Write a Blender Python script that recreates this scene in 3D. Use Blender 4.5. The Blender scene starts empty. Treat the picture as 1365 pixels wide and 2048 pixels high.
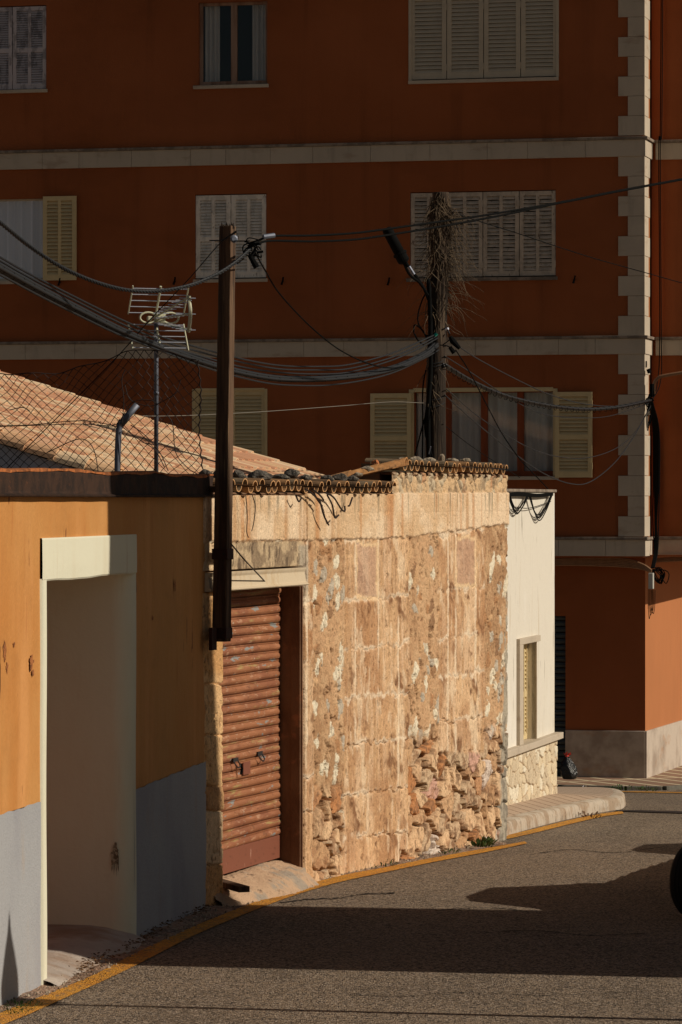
import bpy, math, random
import numpy as np
from mathutils import Vector
R = math.radians
random.seed(7)
scene = bpy.context.scene
COL = scene.collection
# ------------------------------------------------------------------ camera, sky, sun, exposure
F = 7680.0; CX = 682.5; HY = 1000.0; EYE = 3.3
cam = bpy.data.cameras.new('camera'); camo = bpy.data.objects.new('camera', cam); COL.objects.link(camo)
camo.location = (0, 0, EYE); camo.rotation_euler = (R(90), 0, 0)
cam.sensor_fit = 'VERTICAL'; cam.sensor_height = 36; cam.sensor_width = 24; cam.lens = 135
cam.shift_y = -24/2048; cam.clip_start = .5; cam.clip_end = 2000
scene.camera = camo
SUN_AZ = Vector((.981, -.194, 0)).normalized(); SUN_EL = R(32)
world = bpy.data.worlds.new('World'); scene.world = world; world.use_nodes = True
wn = world.node_tree.nodes; sky = wn.new('ShaderNodeTexSky'); sky.sky_type = 'NISHITA'; sky.sun_disc = False
sky.sun_elevation = SUN_EL; sky.sun_rotation = math.atan2(SUN_AZ.x, SUN_AZ.y); sky.air_density = .7; sky.dust_density = .8; sky.ozone_density = .6
wn['Background'].inputs['Strength'].default_value = .05
wm = wn.new('ShaderNodeMix'); wm.data_type = 'RGBA'; wm.blend_type = 'MULTIPLY'; wm.inputs[0].default_value = 1; wm.inputs[7].default_value = (1.0, .90, .72, 1)
world.node_tree.links.new(sky.outputs[0], wm.inputs[6]); world.node_tree.links.new(wm.outputs[2], wn['Background'].inputs[0])
sl = bpy.data.lights.new('sun', 'SUN'); sl.energy = 5.0; sl.angle = R(.5); sl.color = (1, .90, .74)
so = bpy.data.objects.new('sun', sl); COL.objects.link(so); so.location = (20, 0, 30)
sd = Vector((SUN_AZ.x*math.cos(SUN_EL), SUN_AZ.y*math.cos(SUN_EL), math.sin(SUN_EL)))
so.rotation_euler = sd.to_track_quat('Z', 'Y').to_euler()
scene.view_settings.view_transform = 'Standard'; scene.view_settings.look = 'None'
scene.view_settings.exposure = -.52; scene.view_settings.gamma = 1

# ------------------------------------------------------------------ helpers
def lin(c):
    c /= 255.
    return c/12.92 if c <= .04045 else ((c+.055)/1.055)**2.4
def alb(r, g, b, k=.95): return (min(.9, lin(r)*k), min(.9, lin(g)*k*1.05), min(.9, lin(b)*k*1.28))
def P(px, py, D): return Vector(((px-CX)/F*D, D, EYE+(HY-py)/F*D))
GZ = ([-60, 20, 24, 28, 31.5, 36, 42, 49, 57.5, 62, 400], [.1, .02, 0, -.03, -.10, -.20, -.41, -.64, -1.05, -1.12, -2.0])
def zg(y): return float(np.interp(y, *GZ))
def G(px, py, dz=0):
    D = 30.
    for _ in range(40): D = (EYE-zg(D))/(py-HY)*F
    return Vector(((px-CX)/F*D, D, zg(D)+dz))
class Fr:
    def __init__(s, O, th): s.O = Vector((O[0], O[1], 0)); s.d = Vector((math.sin(th), math.cos(th), 0)); s.n = Vector((math.cos(th), -math.sin(th), 0))
    def pt(s, u, o, z): return s.O+s.d*u+s.n*o+Vector((0, 0, z))
    def hit(s, px, py, o=0.):
        a = Vector(((px-CX)/F, 1, 0)); D = (s.O.dot(s.n)+o)/a.dot(s.n)
        return ((a*D-s.O).dot(s.d), EYE+(HY-py)/F*D)
    def u(s, px, o=0.): return s.hit(px, HY, o)[0]
    def z(s, px, py, o=0.): return s.hit(px, py, o)[1]
def link(o, parent=None):
    COL.objects.link(o)
    if parent: o.parent = parent
    return o
def tag(o, label=None, cat=None, group=None, kind=None):
    if label: o['label'] = label
    if cat: o['category'] = cat
    if group: o['group'] = group
    if kind: o['kind'] = kind
    return o
def thing(name, loc, label, cat, group=None):
    o = bpy.data.objects.new(name, None); o.empty_display_size = .2; o.location = loc; link(o)
    return tag(o, label, cat, group)
def origin(o):
    v = Vector((0, 0, 0))
    while o: v = v+o.location; o = o.parent
    return v
class MB:
    def __init__(s): s.v = []; s.f = []; s.c = []; s.col = None
    def add(s, vs, fs):
        b = len(s.v); s.v += [tuple(v) for v in vs]; s.f += [tuple(i+b for i in f) for f in fs]; s.c += [s.col or (1, 1, 1)]*len(fs)
    def box(s, fr, u0, u1, o0, o1, z0, z1):
        vs = [fr.pt(u, o, z) for z in (z0, z1) for o in (o0, o1) for u in (u0, u1)]
        s.add(vs, [(0, 1, 3, 2), (4, 6, 7, 5), (0, 4, 5, 1), (2, 3, 7, 6), (0, 2, 6, 4), (1, 5, 7, 3)])
    def hexa(s, vs): s.add(vs, [(0, 1, 3, 2), (4, 6, 7, 5), (0, 4, 5, 1), (2, 3, 7, 6), (0, 2, 6, 4), (1, 5, 7, 3)])
    def prof(s, fr, u0, u1, pr):
        n = len(pr); vs = [fr.pt(u0, o, z) for o, z in pr]+[fr.pt(u1, o, z) for o, z in pr]
        s.add(vs, [(i, (i+1) % n, (i+1) % n+n, i+n) for i in range(n)]+[tuple(range(n))[::-1], tuple(range(n, 2*n))])
    def tube(s, pts, r, k=6, cap=True):
        pts = [Vector(p) for p in pts]; n = len(pts); rs = r if isinstance(r, (list, tuple)) else [r]*n
        T = [(pts[min(i+1, n-1)]-pts[max(i-1, 0)]).normalized() for i in range(n)]
        a = Vector((0, 0, 1)) if abs(T[0].z) < .9 else Vector((1, 0, 0)); x = T[0].cross(a).normalized(); vs = []
        for i in range(n):
            x = (x-T[i]*x.dot(T[i]))
            x = x.normalized() if x.length > 1e-6 else T[i].orthogonal().normalized()
            y = T[i].cross(x)
            for j in range(k):
                t = 2*math.pi*j/k; vs.append(pts[i]+(x*math.cos(t)+y*math.sin(t))*rs[i])
        fs = [(i*k+j, i*k+(j+1) % k, (i+1)*k+(j+1) % k, (i+1)*k+j) for i in range(n-1) for j in range(k)]
        if cap: fs += [tuple(range(k))[::-1], tuple(range((n-1)*k, n*k))]
        s.add(vs, fs)
    def lathe(s, c, pr, k=20, ax=None):
        c = Vector(c); ax = (ax or Vector((0, 0, 1))).normalized(); x = ax.orthogonal().normalized(); y = ax.cross(x); n = len(pr)
        vs = [c+ax*h+(x*math.cos(2*math.pi*j/k)+y*math.sin(2*math.pi*j/k))*r for r, h in pr for j in range(k)]
        s.add(vs, [(i*k+j, i*k+(j+1) % k, (i+1)*k+(j+1) % k, (i+1)*k+j) for i in range(n-1) for j in range(k)]+[tuple(range(k))[::-1], tuple(range((n-1)*k, n*k))])
    def build(s, name, mat, parent=None, smooth=False, bevel=0, col=False, recalc=True):
        me = bpy.data.meshes.new(name); o = bpy.data.objects.new(name, me)
        loc = origin(parent) if parent else Vector((0, 0, 0))
        if not parent and s.v:
            a = np.array(s.v); loc = Vector(((a[:, 0].min()+a[:, 0].max())/2, (a[:, 1].min()+a[:, 1].max())/2, a[:, 2].min()))
            o.location = loc
        me.from_pydata([(v[0]-loc.x, v[1]-loc.y, v[2]-loc.z) for v in s.v], [], s.f)
        if col:
            at = me.attributes.new('Col', 'FLOAT_COLOR', 'FACE')
            at.data.foreach_set('color', np.array([(c[0], c[1], c[2], 1) for c in s.c], dtype=np.float32).ravel())
        if recalc:
            import bmesh
            bm = bmesh.new(); bm.from_mesh(me); bmesh.ops.recalc_face_normals(bm, faces=bm.faces); bm.to_mesh(me); bm.free()
        me.materials.append(mat)
        if smooth:
            for p in me.polygons: p.use_smooth = True
        if bevel:
            m = o.modifiers.new('bevel', 'BEVEL'); m.width = bevel; m.segments = 2; m.limit_method = 'ANGLE'
        return link(o, parent)
def cat(pts, n=8):
    pts = [Vector(p) for p in pts]; q = [pts[0]*2-pts[1]]+pts+[pts[-1]*2-pts[-2]]; out = []
    for i in range(1, len(q)-2):
        a, b, c, d = q[i-1:i+3]
        for k in range(n):
            t = k/n; out.append(.5*((2*b)+(c-a)*t+(2*a-5*b+4*c-d)*t*t+(3*b-a-3*c+d)*t**3))
    return out+[pts[-1]]
def wall(mb, fr, u0, u1, z0, z1, holes, depth, o=0.):
    us = sorted({u0, u1}|{min(max(h[i], u0), u1) for h in holes for i in (0, 1)}); zs = sorted({z0, z1}|{min(max(h[i], z0), z1) for h in holes for i in (2, 3)})
    for i in range(len(us)-1):
        for j in range(len(zs)-1):
            cu, cz = (us[i]+us[i+1])/2, (zs[j]+zs[j+1])/2
            if any(h[0] < cu < h[1] and h[2] < cz < h[3] for h in holes): continue
            mb.add([fr.pt(us[i], o, zs[j]), fr.pt(us[i+1], o, zs[j]), fr.pt(us[i+1], o, zs[j+1]), fr.pt(us[i], o, zs[j+1])], [(0, 1, 2, 3)])
    for h in holes:
        a, b, c, d = h
        q = [(a, c), (b, c), (b, d), (a, d)]
        for k in range(4):
            (p, q1), (r_, s_) = q[k], q[(k+1) % 4]
            mb.add([fr.pt(p, o, q1), fr.pt(r_, o, s_), fr.pt(r_, o-depth, s_), fr.pt(p, o-depth, q1)], [(0, 1, 2, 3)])
# ---- materials
def M(name, col, rough=.85, v=(), bump=(), metal=0, attr=False, spec=.3, coat=0):
    m = bpy.data.materials.new(name); m.use_nodes = True; nt = m.node_tree; N = nt.nodes; L = nt.links; bs = N['Principled BSDF']
    tc = N.new('ShaderNodeTexCoord')
    def tex(kind, sc, det=4, warp=0):
        mp = N.new('ShaderNodeMapping'); sc = sc if isinstance(sc, tuple) else (sc,)*3; mp.inputs['Scale'].default_value = sc
        L.new(tc.outputs['Object'], mp.inputs[0])
        if kind == 'n':
            t = N.new('ShaderNodeTexNoise'); t.inputs['Scale'].default_value = 1; t.inputs['Detail'].default_value = det; t.inputs['Roughness'].default_value = .62; out = t.outputs['Fac']
        elif kind == 'c':
            t = N.new('ShaderNodeTexVoronoi'); t.inputs['Scale'].default_value = 1; sp = N.new('ShaderNodeSeparateColor'); L.new(t.outputs['Color'], sp.inputs[0]); out = sp.outputs[0]
        elif kind == 'd':
            t = N.new('ShaderNodeTexVoronoi'); t.inputs['Scale'].default_value = 1; out = t.outputs['Distance']
        elif kind == 'e':
            t = N.new('ShaderNodeTexVoronoi'); t.feature = 'DISTANCE_TO_EDGE'; t.inputs['Scale'].default_value = 1; out = t.outputs['Distance']
        L.new(mp.outputs[0], t.inputs['Vector']); return out
    if attr:
        at = N.new('ShaderNodeAttribute'); at.attribute_name = 'Col'; cur = at.outputs['Color']
    else:
        rg = N.new('ShaderNodeRGB'); rg.outputs[0].default_value = (*col, 1); cur = rg.outputs[0]
    for ly in v:
        c2, kind, sc, lo, hi, amt = ly[:6]; det = ly[6] if len(ly) > 6 else 4
        mr = N.new('ShaderNodeMapRange'); mr.interpolation_type = 'SMOOTHSTEP'; L.new(tex(kind, sc, det), mr.inputs[0])
        mr.inputs[1].default_value = lo; mr.inputs[2].default_value = hi; mr.inputs[4].default_value = amt
        mx = N.new('ShaderNodeMix'); mx.data_type = 'RGBA'; L.new(mr.outputs[0], mx.inputs[0])
        if isinstance(c2, (int, float)):
            mx.blend_type = 'MULTIPLY'; mx.inputs[7].default_value = (c2, c2, c2, 1)
        else: mx.inputs[7].default_value = (*c2, 1)
        L.new(cur, mx.inputs[6]); cur = mx.outputs[2]
    L.new(cur, bs.inputs['Base Color'])
    bs.inputs['Roughness'].default_value = rough; bs.inputs['Metallic'].default_value = metal; bs.inputs['Specular IOR Level'].default_value = spec
    if coat: bs.inputs['Coat Weight'].default_value = coat
    prev = None
    for kind, sc, st, dist in bump:
        b = N.new('ShaderNodeBump'); b.inputs['Strength'].default_value = st; b.inputs['Distance'].default_value = dist
        L.new(tex(kind, sc, 5), b.inputs['Height'])
        if prev: L.new(prev, b.inputs['Normal'])
        prev = b.outputs[0]
    if prev: L.new(prev, bs.inputs['Normal'])
    return m
# facade plasters: the first two are one plaster, shaded and sunlit tones painted in
m_facade_shade = M('facade_plaster_shade_tone', alb(154, 83, 40), .9, [(.72, 'n', (2.6, 2.6, .14), .54, .72, .6), (.85, 'n', (.5, .5, 1.1), .5, .62, .6), (alb(170, 96, 52), 'n', (.22, .22, .3), .45, .65, .45), (.82, 'n', (.35, .35, .25), .4, .7, .6), (1.12, 'n', (3, 3, .6), .45, .75, .4)], [('n', 60, .25, .01)])
m_facade_lit = M('facade_plaster_lit_tone', alb(184, 116, 66), .9, [(.86, 'n', (.8, .8, .5), .4, .75, .6), (.9, 'n', (8, 8, 1), .5, .8, .3)], [('n', 60, .2, .01)])
m_stonetrim = M('trim_stone', alb(196, 178, 146), .8, [(.80, 'n', 1.3, .4, .7, .6), (.7, 'n', (6, 6, 1.2), .52, .75, .5), (alb(165, 140, 110), 'n', (2, 2, 5), .55, .72, .6)], [('n', 40, .2, .008)])
m_lip = M('weathered_lip', alb(150, 132, 108), .9, [(.5, 'n', 6, .4, .62, .85), (1.2, 'n', 20, .5, .7, .5)], [('n', 50, .4, .01)])
m_orange = M('orange_plaster', alb(202, 142, 74), .88, [(alb(192, 122, 54), 'n', (.5, .5, .35), .40, .68, .75), (alb(226, 160, 92), 'n', (1.5, 1.5, .3), .5, .75, .55), (alb(170, 92, 40), 'n', (5, 5, .7), .60, .75, .45), (alb(110, 62, 34), 'n', (7, 7, 1.6), .67, .70, .85), (.62, 'e', (.9, .9, .7), .012, .0, .0), (.9, 'n', 40, .4, .7, .4), (.86, 'n', (1.1, 1.1, 2.5), .5, .7, .6)], [('n', 22, .4, .012), ('n', (4, 4, 1.5), .6, .05)])
m_dado = M('grey_dado', alb(168, 165, 154), .92, [(alb(150, 146, 140), 'n', (1, 1, .5), .4, .7, .7), (alb(175, 150, 118), 'n', (3, 3, 1), .58, .78, .55), (.72, 'n', 60, .5, .72, .6)], [('n', 70, .5, .01), ('n', 12, .3, .015)])
m_cream = M('cream_plaster', alb(226, 218, 180), .85, [(alb(210, 190, 146), 'n', (1.5, 1.5, .4), .45, .75, .5), (alb(200, 172, 128), 'n', (7, 7, .9), .6, .8, .5)], [('n', 25, .2, .01), ('n', 4, .3, .02)])
m_white = M('whitewashed_plaster', alb(226, 214, 184), .88, [(alb(240, 230, 204), 'n', (1.2, 1.2, .5), .45, .7, .7), (alb(186, 158, 112), 'n', (9, 9, .55), .56, .75, .65), (alb(120, 104, 80), 'n', (10, 10, 1.3), .61, .70, .6), (.85, 'n', 30, .45, .7, .3)], [('n', 30, .35, .01), ('n', 5, .3, .02)])
m_captop = M('sunlit_rusty_edge', alb(190, 110, 54), .85, [(alb(90, 54, 30), 'n', 12, .4, .62, .7)])  # orange paints sunlight onto the cap's top edge, with rust mottling
m_rust = M('rusty_cap', alb(62, 40, 25), .9, [(alb(34, 23, 16), 'n', 6, .4, .62, .8), (alb(110, 62, 32), 'n', (14, 14, 20), .62, .74, .6), (alb(140, 110, 84), 'n', 60, .70, .76, .4)], [('n', 25, .4, .01)])
m_relief = M('rubble_wall', (1, 1, 1), .93, [(.74, 'n', 55, .50, .64, .65), (1.25, 'n', (38, 38, 26), .50, .62, .6), (.55, 'n', (60, 60, 20), .62, .67, .8)], [('n', 90, .75, .013), ('n', 34, .6, .022), ('e', (26, 26, 16), .2, .012)], attr=True)
m_jamb = M('brown_jamb', alb(128, 94, 64), .9, [(alb(100, 66, 42), 'n', (2, 2, 1.2), .42, .62, .8), (alb(176, 118, 76), 'n', 5, .56, .72, .6), (.6, 'e', (5, 5, 3.3), 0, .02, 0.0)], [('n', 20, .6, .02)])
m_lintel = M('lintel_plaster', alb(208, 186, 146), .88, [(alb(190, 158, 110), 'n', (5, 5, 3), .5, .72, .6), (.6, 'n', 60, .62, .72, .7)], [('n', 30, .4, .01)])
m_shut_roll = M('rust_orange_slats', alb(158, 100, 60), .66, [
    (alb(136, 80, 50), 'n', (1.5, 1.5, 3), .4, .65, .8), (alb(190, 128, 86), 'n', (2, 2, 18), .5, .72, .6),
    (alb(178, 168, 96), 'n', (1.4, 1.4, 15), .58, .68, .5), (alb(140, 142, 130), 'n', (2.6, 2.6, 13), .635, .65, .9), (alb(196, 150, 110), 'n', (6, 6, 30), .58, .66, .6), (.6, 'n', (10, 10, 24), .60, .66, .7),
    (alb(205, 176, 140), 'n', (12, 12, 40), .66, .70, .8), (.7, 'n', 80, .5, .75, .5)], [('n', 60, .2, .004)], spec=.4)
m_rail = M('rust_red_rail', alb(132, 78, 54), .6, [(alb(196, 150, 120), 'n', (14, 14, 5), .66, .72, .8), (.55, 'n', (8, 8, 20), .58, .7, .7)], [('n', 40, .2, .005)])
m_concrete = M('concrete', alb(176, 160, 138), .92, [(alb(200, 184, 158), 'n', 2, .45, .7, .7), (alb(150, 118, 88), 'n', 1.1, .5, .68, .8), (.65, 'n', 14, .55, .72, .5)], [('n', 35, .5, .01), ('n', 6, .5, .03)])
m_ramp = M('sandy_ramp', alb(196, 160, 120), .95, [(alb(160, 146, 122), 'n', 2.2, .50, .60, .85), (alb(120, 96, 72), 'n', 7, .58, .68, .8), (.6, 'n', 30, .55, .7, .6)], [('n', 40, .7, .015), ('n', 9, .6, .03)])
m_dirt = M('dirt_verge', alb(176, 138, 104), .97, [(alb(110, 92, 76), 'n', 4, .42, .62, .8), (alb(196, 170, 138), 'c', 38, .80, .9, .8), (.5, 'c', 60, .7, .8, .7), (.6, 'n', 30, .5, .66, .6)], [('d', 45, .8, .02), ('n', 14, .6, .03)])
m_asphalt = M('asphalt', alb(158, 134, 102), .95, [
    (.62, 'n', (.9, .3, 1), .50, .62, .55), (.66, 'n', (5, 1.2, 1), .60, .66, .5), (1.25, 'n', (.25, .9, 1), .5, .7, .6), (.80, 'n', (2.2, 2.2, 1), .5, .7, .6),
    (alb(190, 168, 138), 'c', 62, .62, .80, .9), (alb(54, 46, 40), 'c', 74, .55, .78, .9), (.6, 'n', 26, .5, .66, .45)],
    [('d', 75, 1.0, .02), ('n', 28, .7, .02)])
m_ground = M('dry_ground', alb(150, 124, 92), .97, [(.7, 'n', .3, .4, .7, .7), (.7, 'n', 6, .45, .7, .5)], [('n', 10, .6, .05)])
m_yellow = M('yellow_road_paint', alb(226, 156, 50), .85, [(alb(204, 132, 44), 'n', 3, .4, .65, .7), (alb(110, 92, 70), 'c', 60, .72, .86, .75), (alb(118, 98, 76), 'n', (9, 9, 9), .61, .68, .8)], [('d', 75, .9, .015), ('n', 28, .6, .015)])
m_paver = M('pavement_tiles', alb(196, 168, 134), .9, [(.85, 'n', 2, .4, .7, .6)], [('n', 30, .3, .005)])
m_kerb = M('kerb_stone', alb(190, 172, 142), .92, [(alb(160, 134, 102), 'n', 4, .44, .60, .85), (.55, 'n', (14, 14, 7), .56, .66, .7)], [('n', 30, .6, .015), ('n', 7, .4, .03)])
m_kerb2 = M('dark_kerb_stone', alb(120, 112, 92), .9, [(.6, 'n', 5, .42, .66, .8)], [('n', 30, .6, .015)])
m_iron = M('dark_iron', alb(60, 54, 48), .6, [(.6, 'n', 20, .4, .7, .6)], metal=.3)
m_black = M('black_cable', (.005, .005, .005), .9, spec=.08)
m_grey = M('grey_cable', (.020, .021, .024), .5, spec=.3)
m_thin = M('pale_wire', (.22, .20, .17), .5)
m_galv = M('galvanised_steel', alb(120, 122, 124), .6, [(.65, 'n', 14, .4, .7, .7), (alb(130, 90, 64), 'n', 25, .64, .72, .6)], metal=.6)
m_antp = M('antenna_plastic', alb(206, 200, 158), .6, [(.8, 'n', 20, .4, .7, .5)])
m_alu = M('aluminium_rod', alb(216, 216, 210), .35, metal=.6)
m_rusty = M('rusty_wire', alb(44, 31, 25), .8)
m_wood = M('weathered_pole_wood', alb(104, 78, 54), .92, [(alb(54, 38, 26), 'n', (18, 18, .8), .4, .62, .85), (alb(160, 126, 84), 'n', (26, 26, 1.2), .58, .72, .6)], [('n', (60, 60, 2), .8, .01)])
m_wood2 = M('grey_pole_wood', alb(74, 58, 42), .95, [(alb(36, 28, 20), 'n', (14, 14, 1), .38, .58, .9), (alb(118, 100, 74), 'n', (30, 30, 1.5), .56, .7, .6)], [('n', (40, 40, 2), .9, .02)])
m_strap = M('brown_iron_strap', alb(66, 40, 30), .7, [(.6, 'n', 30, .45, .7, .7)], metal=.2)
m_vine = M('dry_vine', alb(104, 86, 62), .95, [(alb(52, 40, 28), 'n', 14, .4, .65, .8)])
m_tile = M('old_clay_tile', alb(172, 120, 68), .9, [(alb(216, 156, 92), 'n', 8, .45, .7, .7), (alb(96, 74, 52), 'n', 9, .52, .66, .75), (alb(190, 176, 130), 'n', 30, .6, .72, .4)], [('n', 40, .5, .01)])
m_tileA = M('old_clay_eave_tile', (1, 1, 1), .9, [(.7, 'n', 9, .45, .66, .7), (1.25, 'n', 24, .52, .7, .5)], [('n', 40, .5, .01)], attr=True)
m_tile2 = M('pink_clay_tile', (1, 1, 1), .85, [(.85, 'n', 4, .45, .7, .5), (1.1, 'n', 12, .5, .75, .4)], [('n', 50, .2, .005)], attr=True)
m_barge = M('grey_barge_board', alb(205, 200, 190), .85, [(.85, 'n', 2, .4, .7, .5)])
m_ochre = M('ochre_gable', alb(200, 150, 66), .9, [(.8, 'n', 1, .4, .7, .6)])
m_rock = M('dark_rock', alb(110, 100, 84), .95, [(alb(48, 44, 38), 'n', 12, .42, .6, .85), (alb(176, 164, 134), 'n', 22, .56, .68, .6)], [('n', 18, .9, .04), ('n', 60, .6, .01)])
m_rockl = M('pale_rock', alb(176, 156, 124), .95, [(alb(110, 96, 76), 'n', 12, .42, .62, .8), (alb(210, 196, 160), 'n', 22, .56, .68, .6)], [('n', 18, .9, .04)])
m_rocko = M('orange_rubble', alb(200, 122, 70), .95, [(.6, 'n', 14, .42, .62, .8)], [('n', 18, .9, .04)])
m_shA = M('beige_shutter_paint', alb(198, 182, 148), .75, [(.84, 'n', 6, .42, .66, .5)])
m_shB = M('yellowed_shutter_paint', alb(218, 192, 134), .7, [(.86, 'n', 5, .42, .66, .5)])
m_shC = M('chalky_shutter_paint', alb(240, 226, 196), .85, [(.68, 'n', (9, 9, 4), .45, .62, .7), (alb(120, 96, 70), 'n', (30, 30, 9), .63, .68, .8)])
m_shD = M('mauve_shutter_paint', alb(204, 184, 152), .85, [(.66, 'n', (8, 8, 5), .42, .62, .7), (alb(96, 70, 52), 'n', (20, 20, 9), .62, .68, .7)])
m_shE = M('worn_white_shutter_paint', alb(196, 184, 172), .85, [(.45, 'n', (10, 10, 5), .48, .60, .8)])
m_brown = M('brown_window_wood', alb(150, 72, 30), .6, [(.6, 'n', (14, 14, 1.5), .4, .66, .7)])
m_wgrey = M('faded_window_wood', alb(164, 132, 104), .8, [(alb(120, 80, 52), 'n', (9, 9, 1.2), .42, .64, .7), (.6, 'n', (30, 30, 3), .5, .7, .6)])
m_curtain = M('net_curtain', alb(196, 190, 170), .95, [(.75, 'n', (20, 20, 2), .4, .7, .6)])
m_blind = M('white_blind', alb(222, 222, 214), .9, [(.9, 'n', 1.5, .4, .7, .5)])
m_dark = M('unlit_room_black', (.01, .009, .008), .95)  # near-black colour stands in for the shade of unlit rooms
m_plinth = M('grey_plinth_stone', alb(196, 178, 150), .75, [(alb(150, 130, 106), 'n', 1.4, .42, .66, .8), (alb(176, 126, 80), 'n', (1.2, 1.2, 2.5), .54, .72, .6), (.75, 'n', 26, .55, .7, .4)], [('n', 40, .2, .006)])
m_rdoor = M('dark_roller_door', alb(70, 76, 72), .6, [(.6, 'n', 6, .4, .7, .6)])
m_bag = M('black_bin_bag', (.01, .01, .011), .22, spec=.6, bump=[('n', 9, .9, .06)])
m_red = M('red_tie', alb(206, 60, 44), .6)
m_paper = M('white_litter', alb(235, 230, 220), .8)
m_leaf = M('weed_leaf', (.055, .095, .022), .7, [((.10, .14, .04), 'n', 25, .45, .65, .7)])
m_dryleaf = M('dry_leaf', alb(110, 80, 50), .9, [(.5, 'n', 30, .45, .65, .7)])
m_tyre = M('tyre_rubber', (.012, .012, .012), .8, bump=[('n', 40, .2, .003)])
m_rim = M('wheel_rim', alb(150, 150, 150), .4, metal=.8)
m_car = M('dark_blue_car_paint', (.02, .03, .05), .3, coat=.6)
m_carg = M('car_glass', (.01, .012, .014), .08, spec=.6)
m_townwall = M('cream_house_plaster', alb(214, 184, 140), .9, [(.85, 'n', 1, .4, .7, .6)], [('n', 30, .3, .01)])
m_box = M('grey_plastic_box', alb(196, 190, 166), .6, [(.8, 'n', 12, .4, .7, .5)])
m_brownpipe = M('brown_conduit', alb(150, 110, 74), .6, [(.7, 'n', 14, .4, .7, .5)])
m_green = M('teal_tag', alb(40, 170, 140), .5)
m_glass = bpy.data.materials.new('window_glass'); m_glass.use_nodes = True
_n = m_glass.node_tree.nodes; _l = m_glass.node_tree.links
_t = _n.new('ShaderNodeBsdfTransparent'); _t.inputs[0].default_value = (.95, .95, .95, 1); _g = _n.new('ShaderNodeBsdfGlossy'); _g.inputs['Roughness'].default_value = .03; _m = _n.new('ShaderNodeMixShader'); _m.inputs[0].default_value = .025
_l.new(_t.outputs[0], _m.inputs[1]); _l.new(_g.outputs[0], _m.inputs[2]); _l.new(_m.outputs[0], _n['Material Output'].inputs[0])

# ------------------------------------------------------------------ frames (vertical wall planes)
fO = Fr(P(412, HY, 31.9).xy, math.atan((1900-CX)/F))
fS = Fr(P(412, HY, 31.9).xy, math.atan((2950-CX)/F))
fW = Fr(P(1017, HY, 46).xy, math.atan((2450-CX)/F))
cB = P(1287, HY, 59).xy
fB = Fr(cB, math.radians(103.65))
fBs = Fr(cB, math.radians(13.65))
X0 = Fr((0, 0), math.radians(90))       # world-aligned: u = +x, o = -y

# ------------------------------------------------------------------ ground, road, pavement
def sheet(name, xs, ys, mat, dz, rough=0):
    vs = []; fs = []
    for y in ys:
        for x in xs: vs.append((x, y, zg(y)+dz))
    n = len(xs)
    fs = [(j*n+i, j*n+i+1, (j+1)*n+i+1, (j+1)*n+i) for j in range(len(ys)-1) for i in range(n-1)]
    mb = MB(); mb.add(vs, fs); o = mb.build(name, mat, smooth=True, recalc=False); tag(o, kind='structure'); return o
ysg = [-60, -20, 0, 10, 20, 22, 24, 26, 28, 30, 31.5, 33, 35, 36, 38, 40, 42, 44, 46, 49, 52, 55, 57.5, 60, 62, 70]
sheet('ground', [-300, -100, -30, 0, 30, 100, 300], ysg+[120, 400, 900], m_ground, -.05)
sheet('road', [-6, -3, 0, 3, 6, 9, 12, 16], ysg[1:], m_asphalt, 0)
def ribbon(name, top, bot, mat, dz, kind='structure', thick=0.):
    """a strip lying on the ground between two ground lines"""
    n = len(top); vs = []
    for a, b in zip(top, bot): vs += [a+Vector((0, 0, dz)), b+Vector((0, 0, dz))]
    mb = MB(); mb.add(vs, [(2*i, 2*i+1, 2*i+3, 2*i+2) for i in range(n-1)])
    o = mb.build(name, mat, smooth=True, recalc=False); tag(o, kind=kind); return o
def gline(pts, n=6):
    q = cat([G(*p) for p in pts], n)
    for v in q: v.z = zg(v.y)
    return q
ribbon('yellow_line', gline([(-120, 2085), (0, 2029), (60, 2004), (130, 1976), (200, 1946), (290, 1899), (380, 1858), (460, 1825), (560, 1787), (660, 1758), (760, 1738), (860, 1718), (960, 1700), (1050, 1684)]),
       gline([(-120, 2110), (0, 2054), (60, 2030), (130, 1998), (215, 1960), (300, 1918), (390, 1872), (470, 1838), (570, 1799), (670, 1768), (765, 1747), (865, 1726), (965, 1707), (1055, 1688)]), m_yellow, .008)
ribbon('yellow_line', gline([(1000, 1674), (1030, 1668), (1080, 1656), (1140, 1641), (1200, 1629), (1245, 1623)]),
       gline([(1000, 1682), (1030, 1676), (1082, 1664), (1142, 1649), (1202, 1635), (1248, 1628)]), m_yellow, .008)
ribbon('yellow_line', gline([(1180, 1583.0), (1240, 1583.5), (1300, 1584), (1400, 1586)]), gline([(1180, 1584.6), (1240, 1585), (1300, 1586), (1400, 1588.2)]), m_yellow, .008)
# verge of dirt between the walls and the line
dv_top = [fO.pt(fO.u(-150), -.3, 0), fO.pt(fO.u(0), -.3, 0), fO.pt(fO.u(90), -.3, 0), fO.pt(fO.u(200), -.3, 0), fO.pt(fO.u(300), -.3, 0), fO.pt(fO.u(400), -.3, 0), fS.pt(.3, -.3, 0), fS.pt(1.5, -.5, 0), fS.pt(2.9, -.3, 0), fS.pt(4.5, -.3, 0), fS.pt(6.5, -.3, 0), fS.pt(8.5, -.3, 0), fS.pt(10.3, -.3, 0)]
dv_bot = [G(-120, 2080), G(0, 2027), G(100, 1988), G(210, 1940), G(310, 1890), G(395, 1850), G(450, 1828), G(545, 1793), G(640, 1763), G(740, 1741), G(840, 1722), G(930, 1705), G(1015, 1689)]
dt = [v for v in cat(dv_top, 5)]; db = [v for v in cat(dv_bot, 5)]
verge = MB(); K = 8; n = len(dt); vv = []
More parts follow.
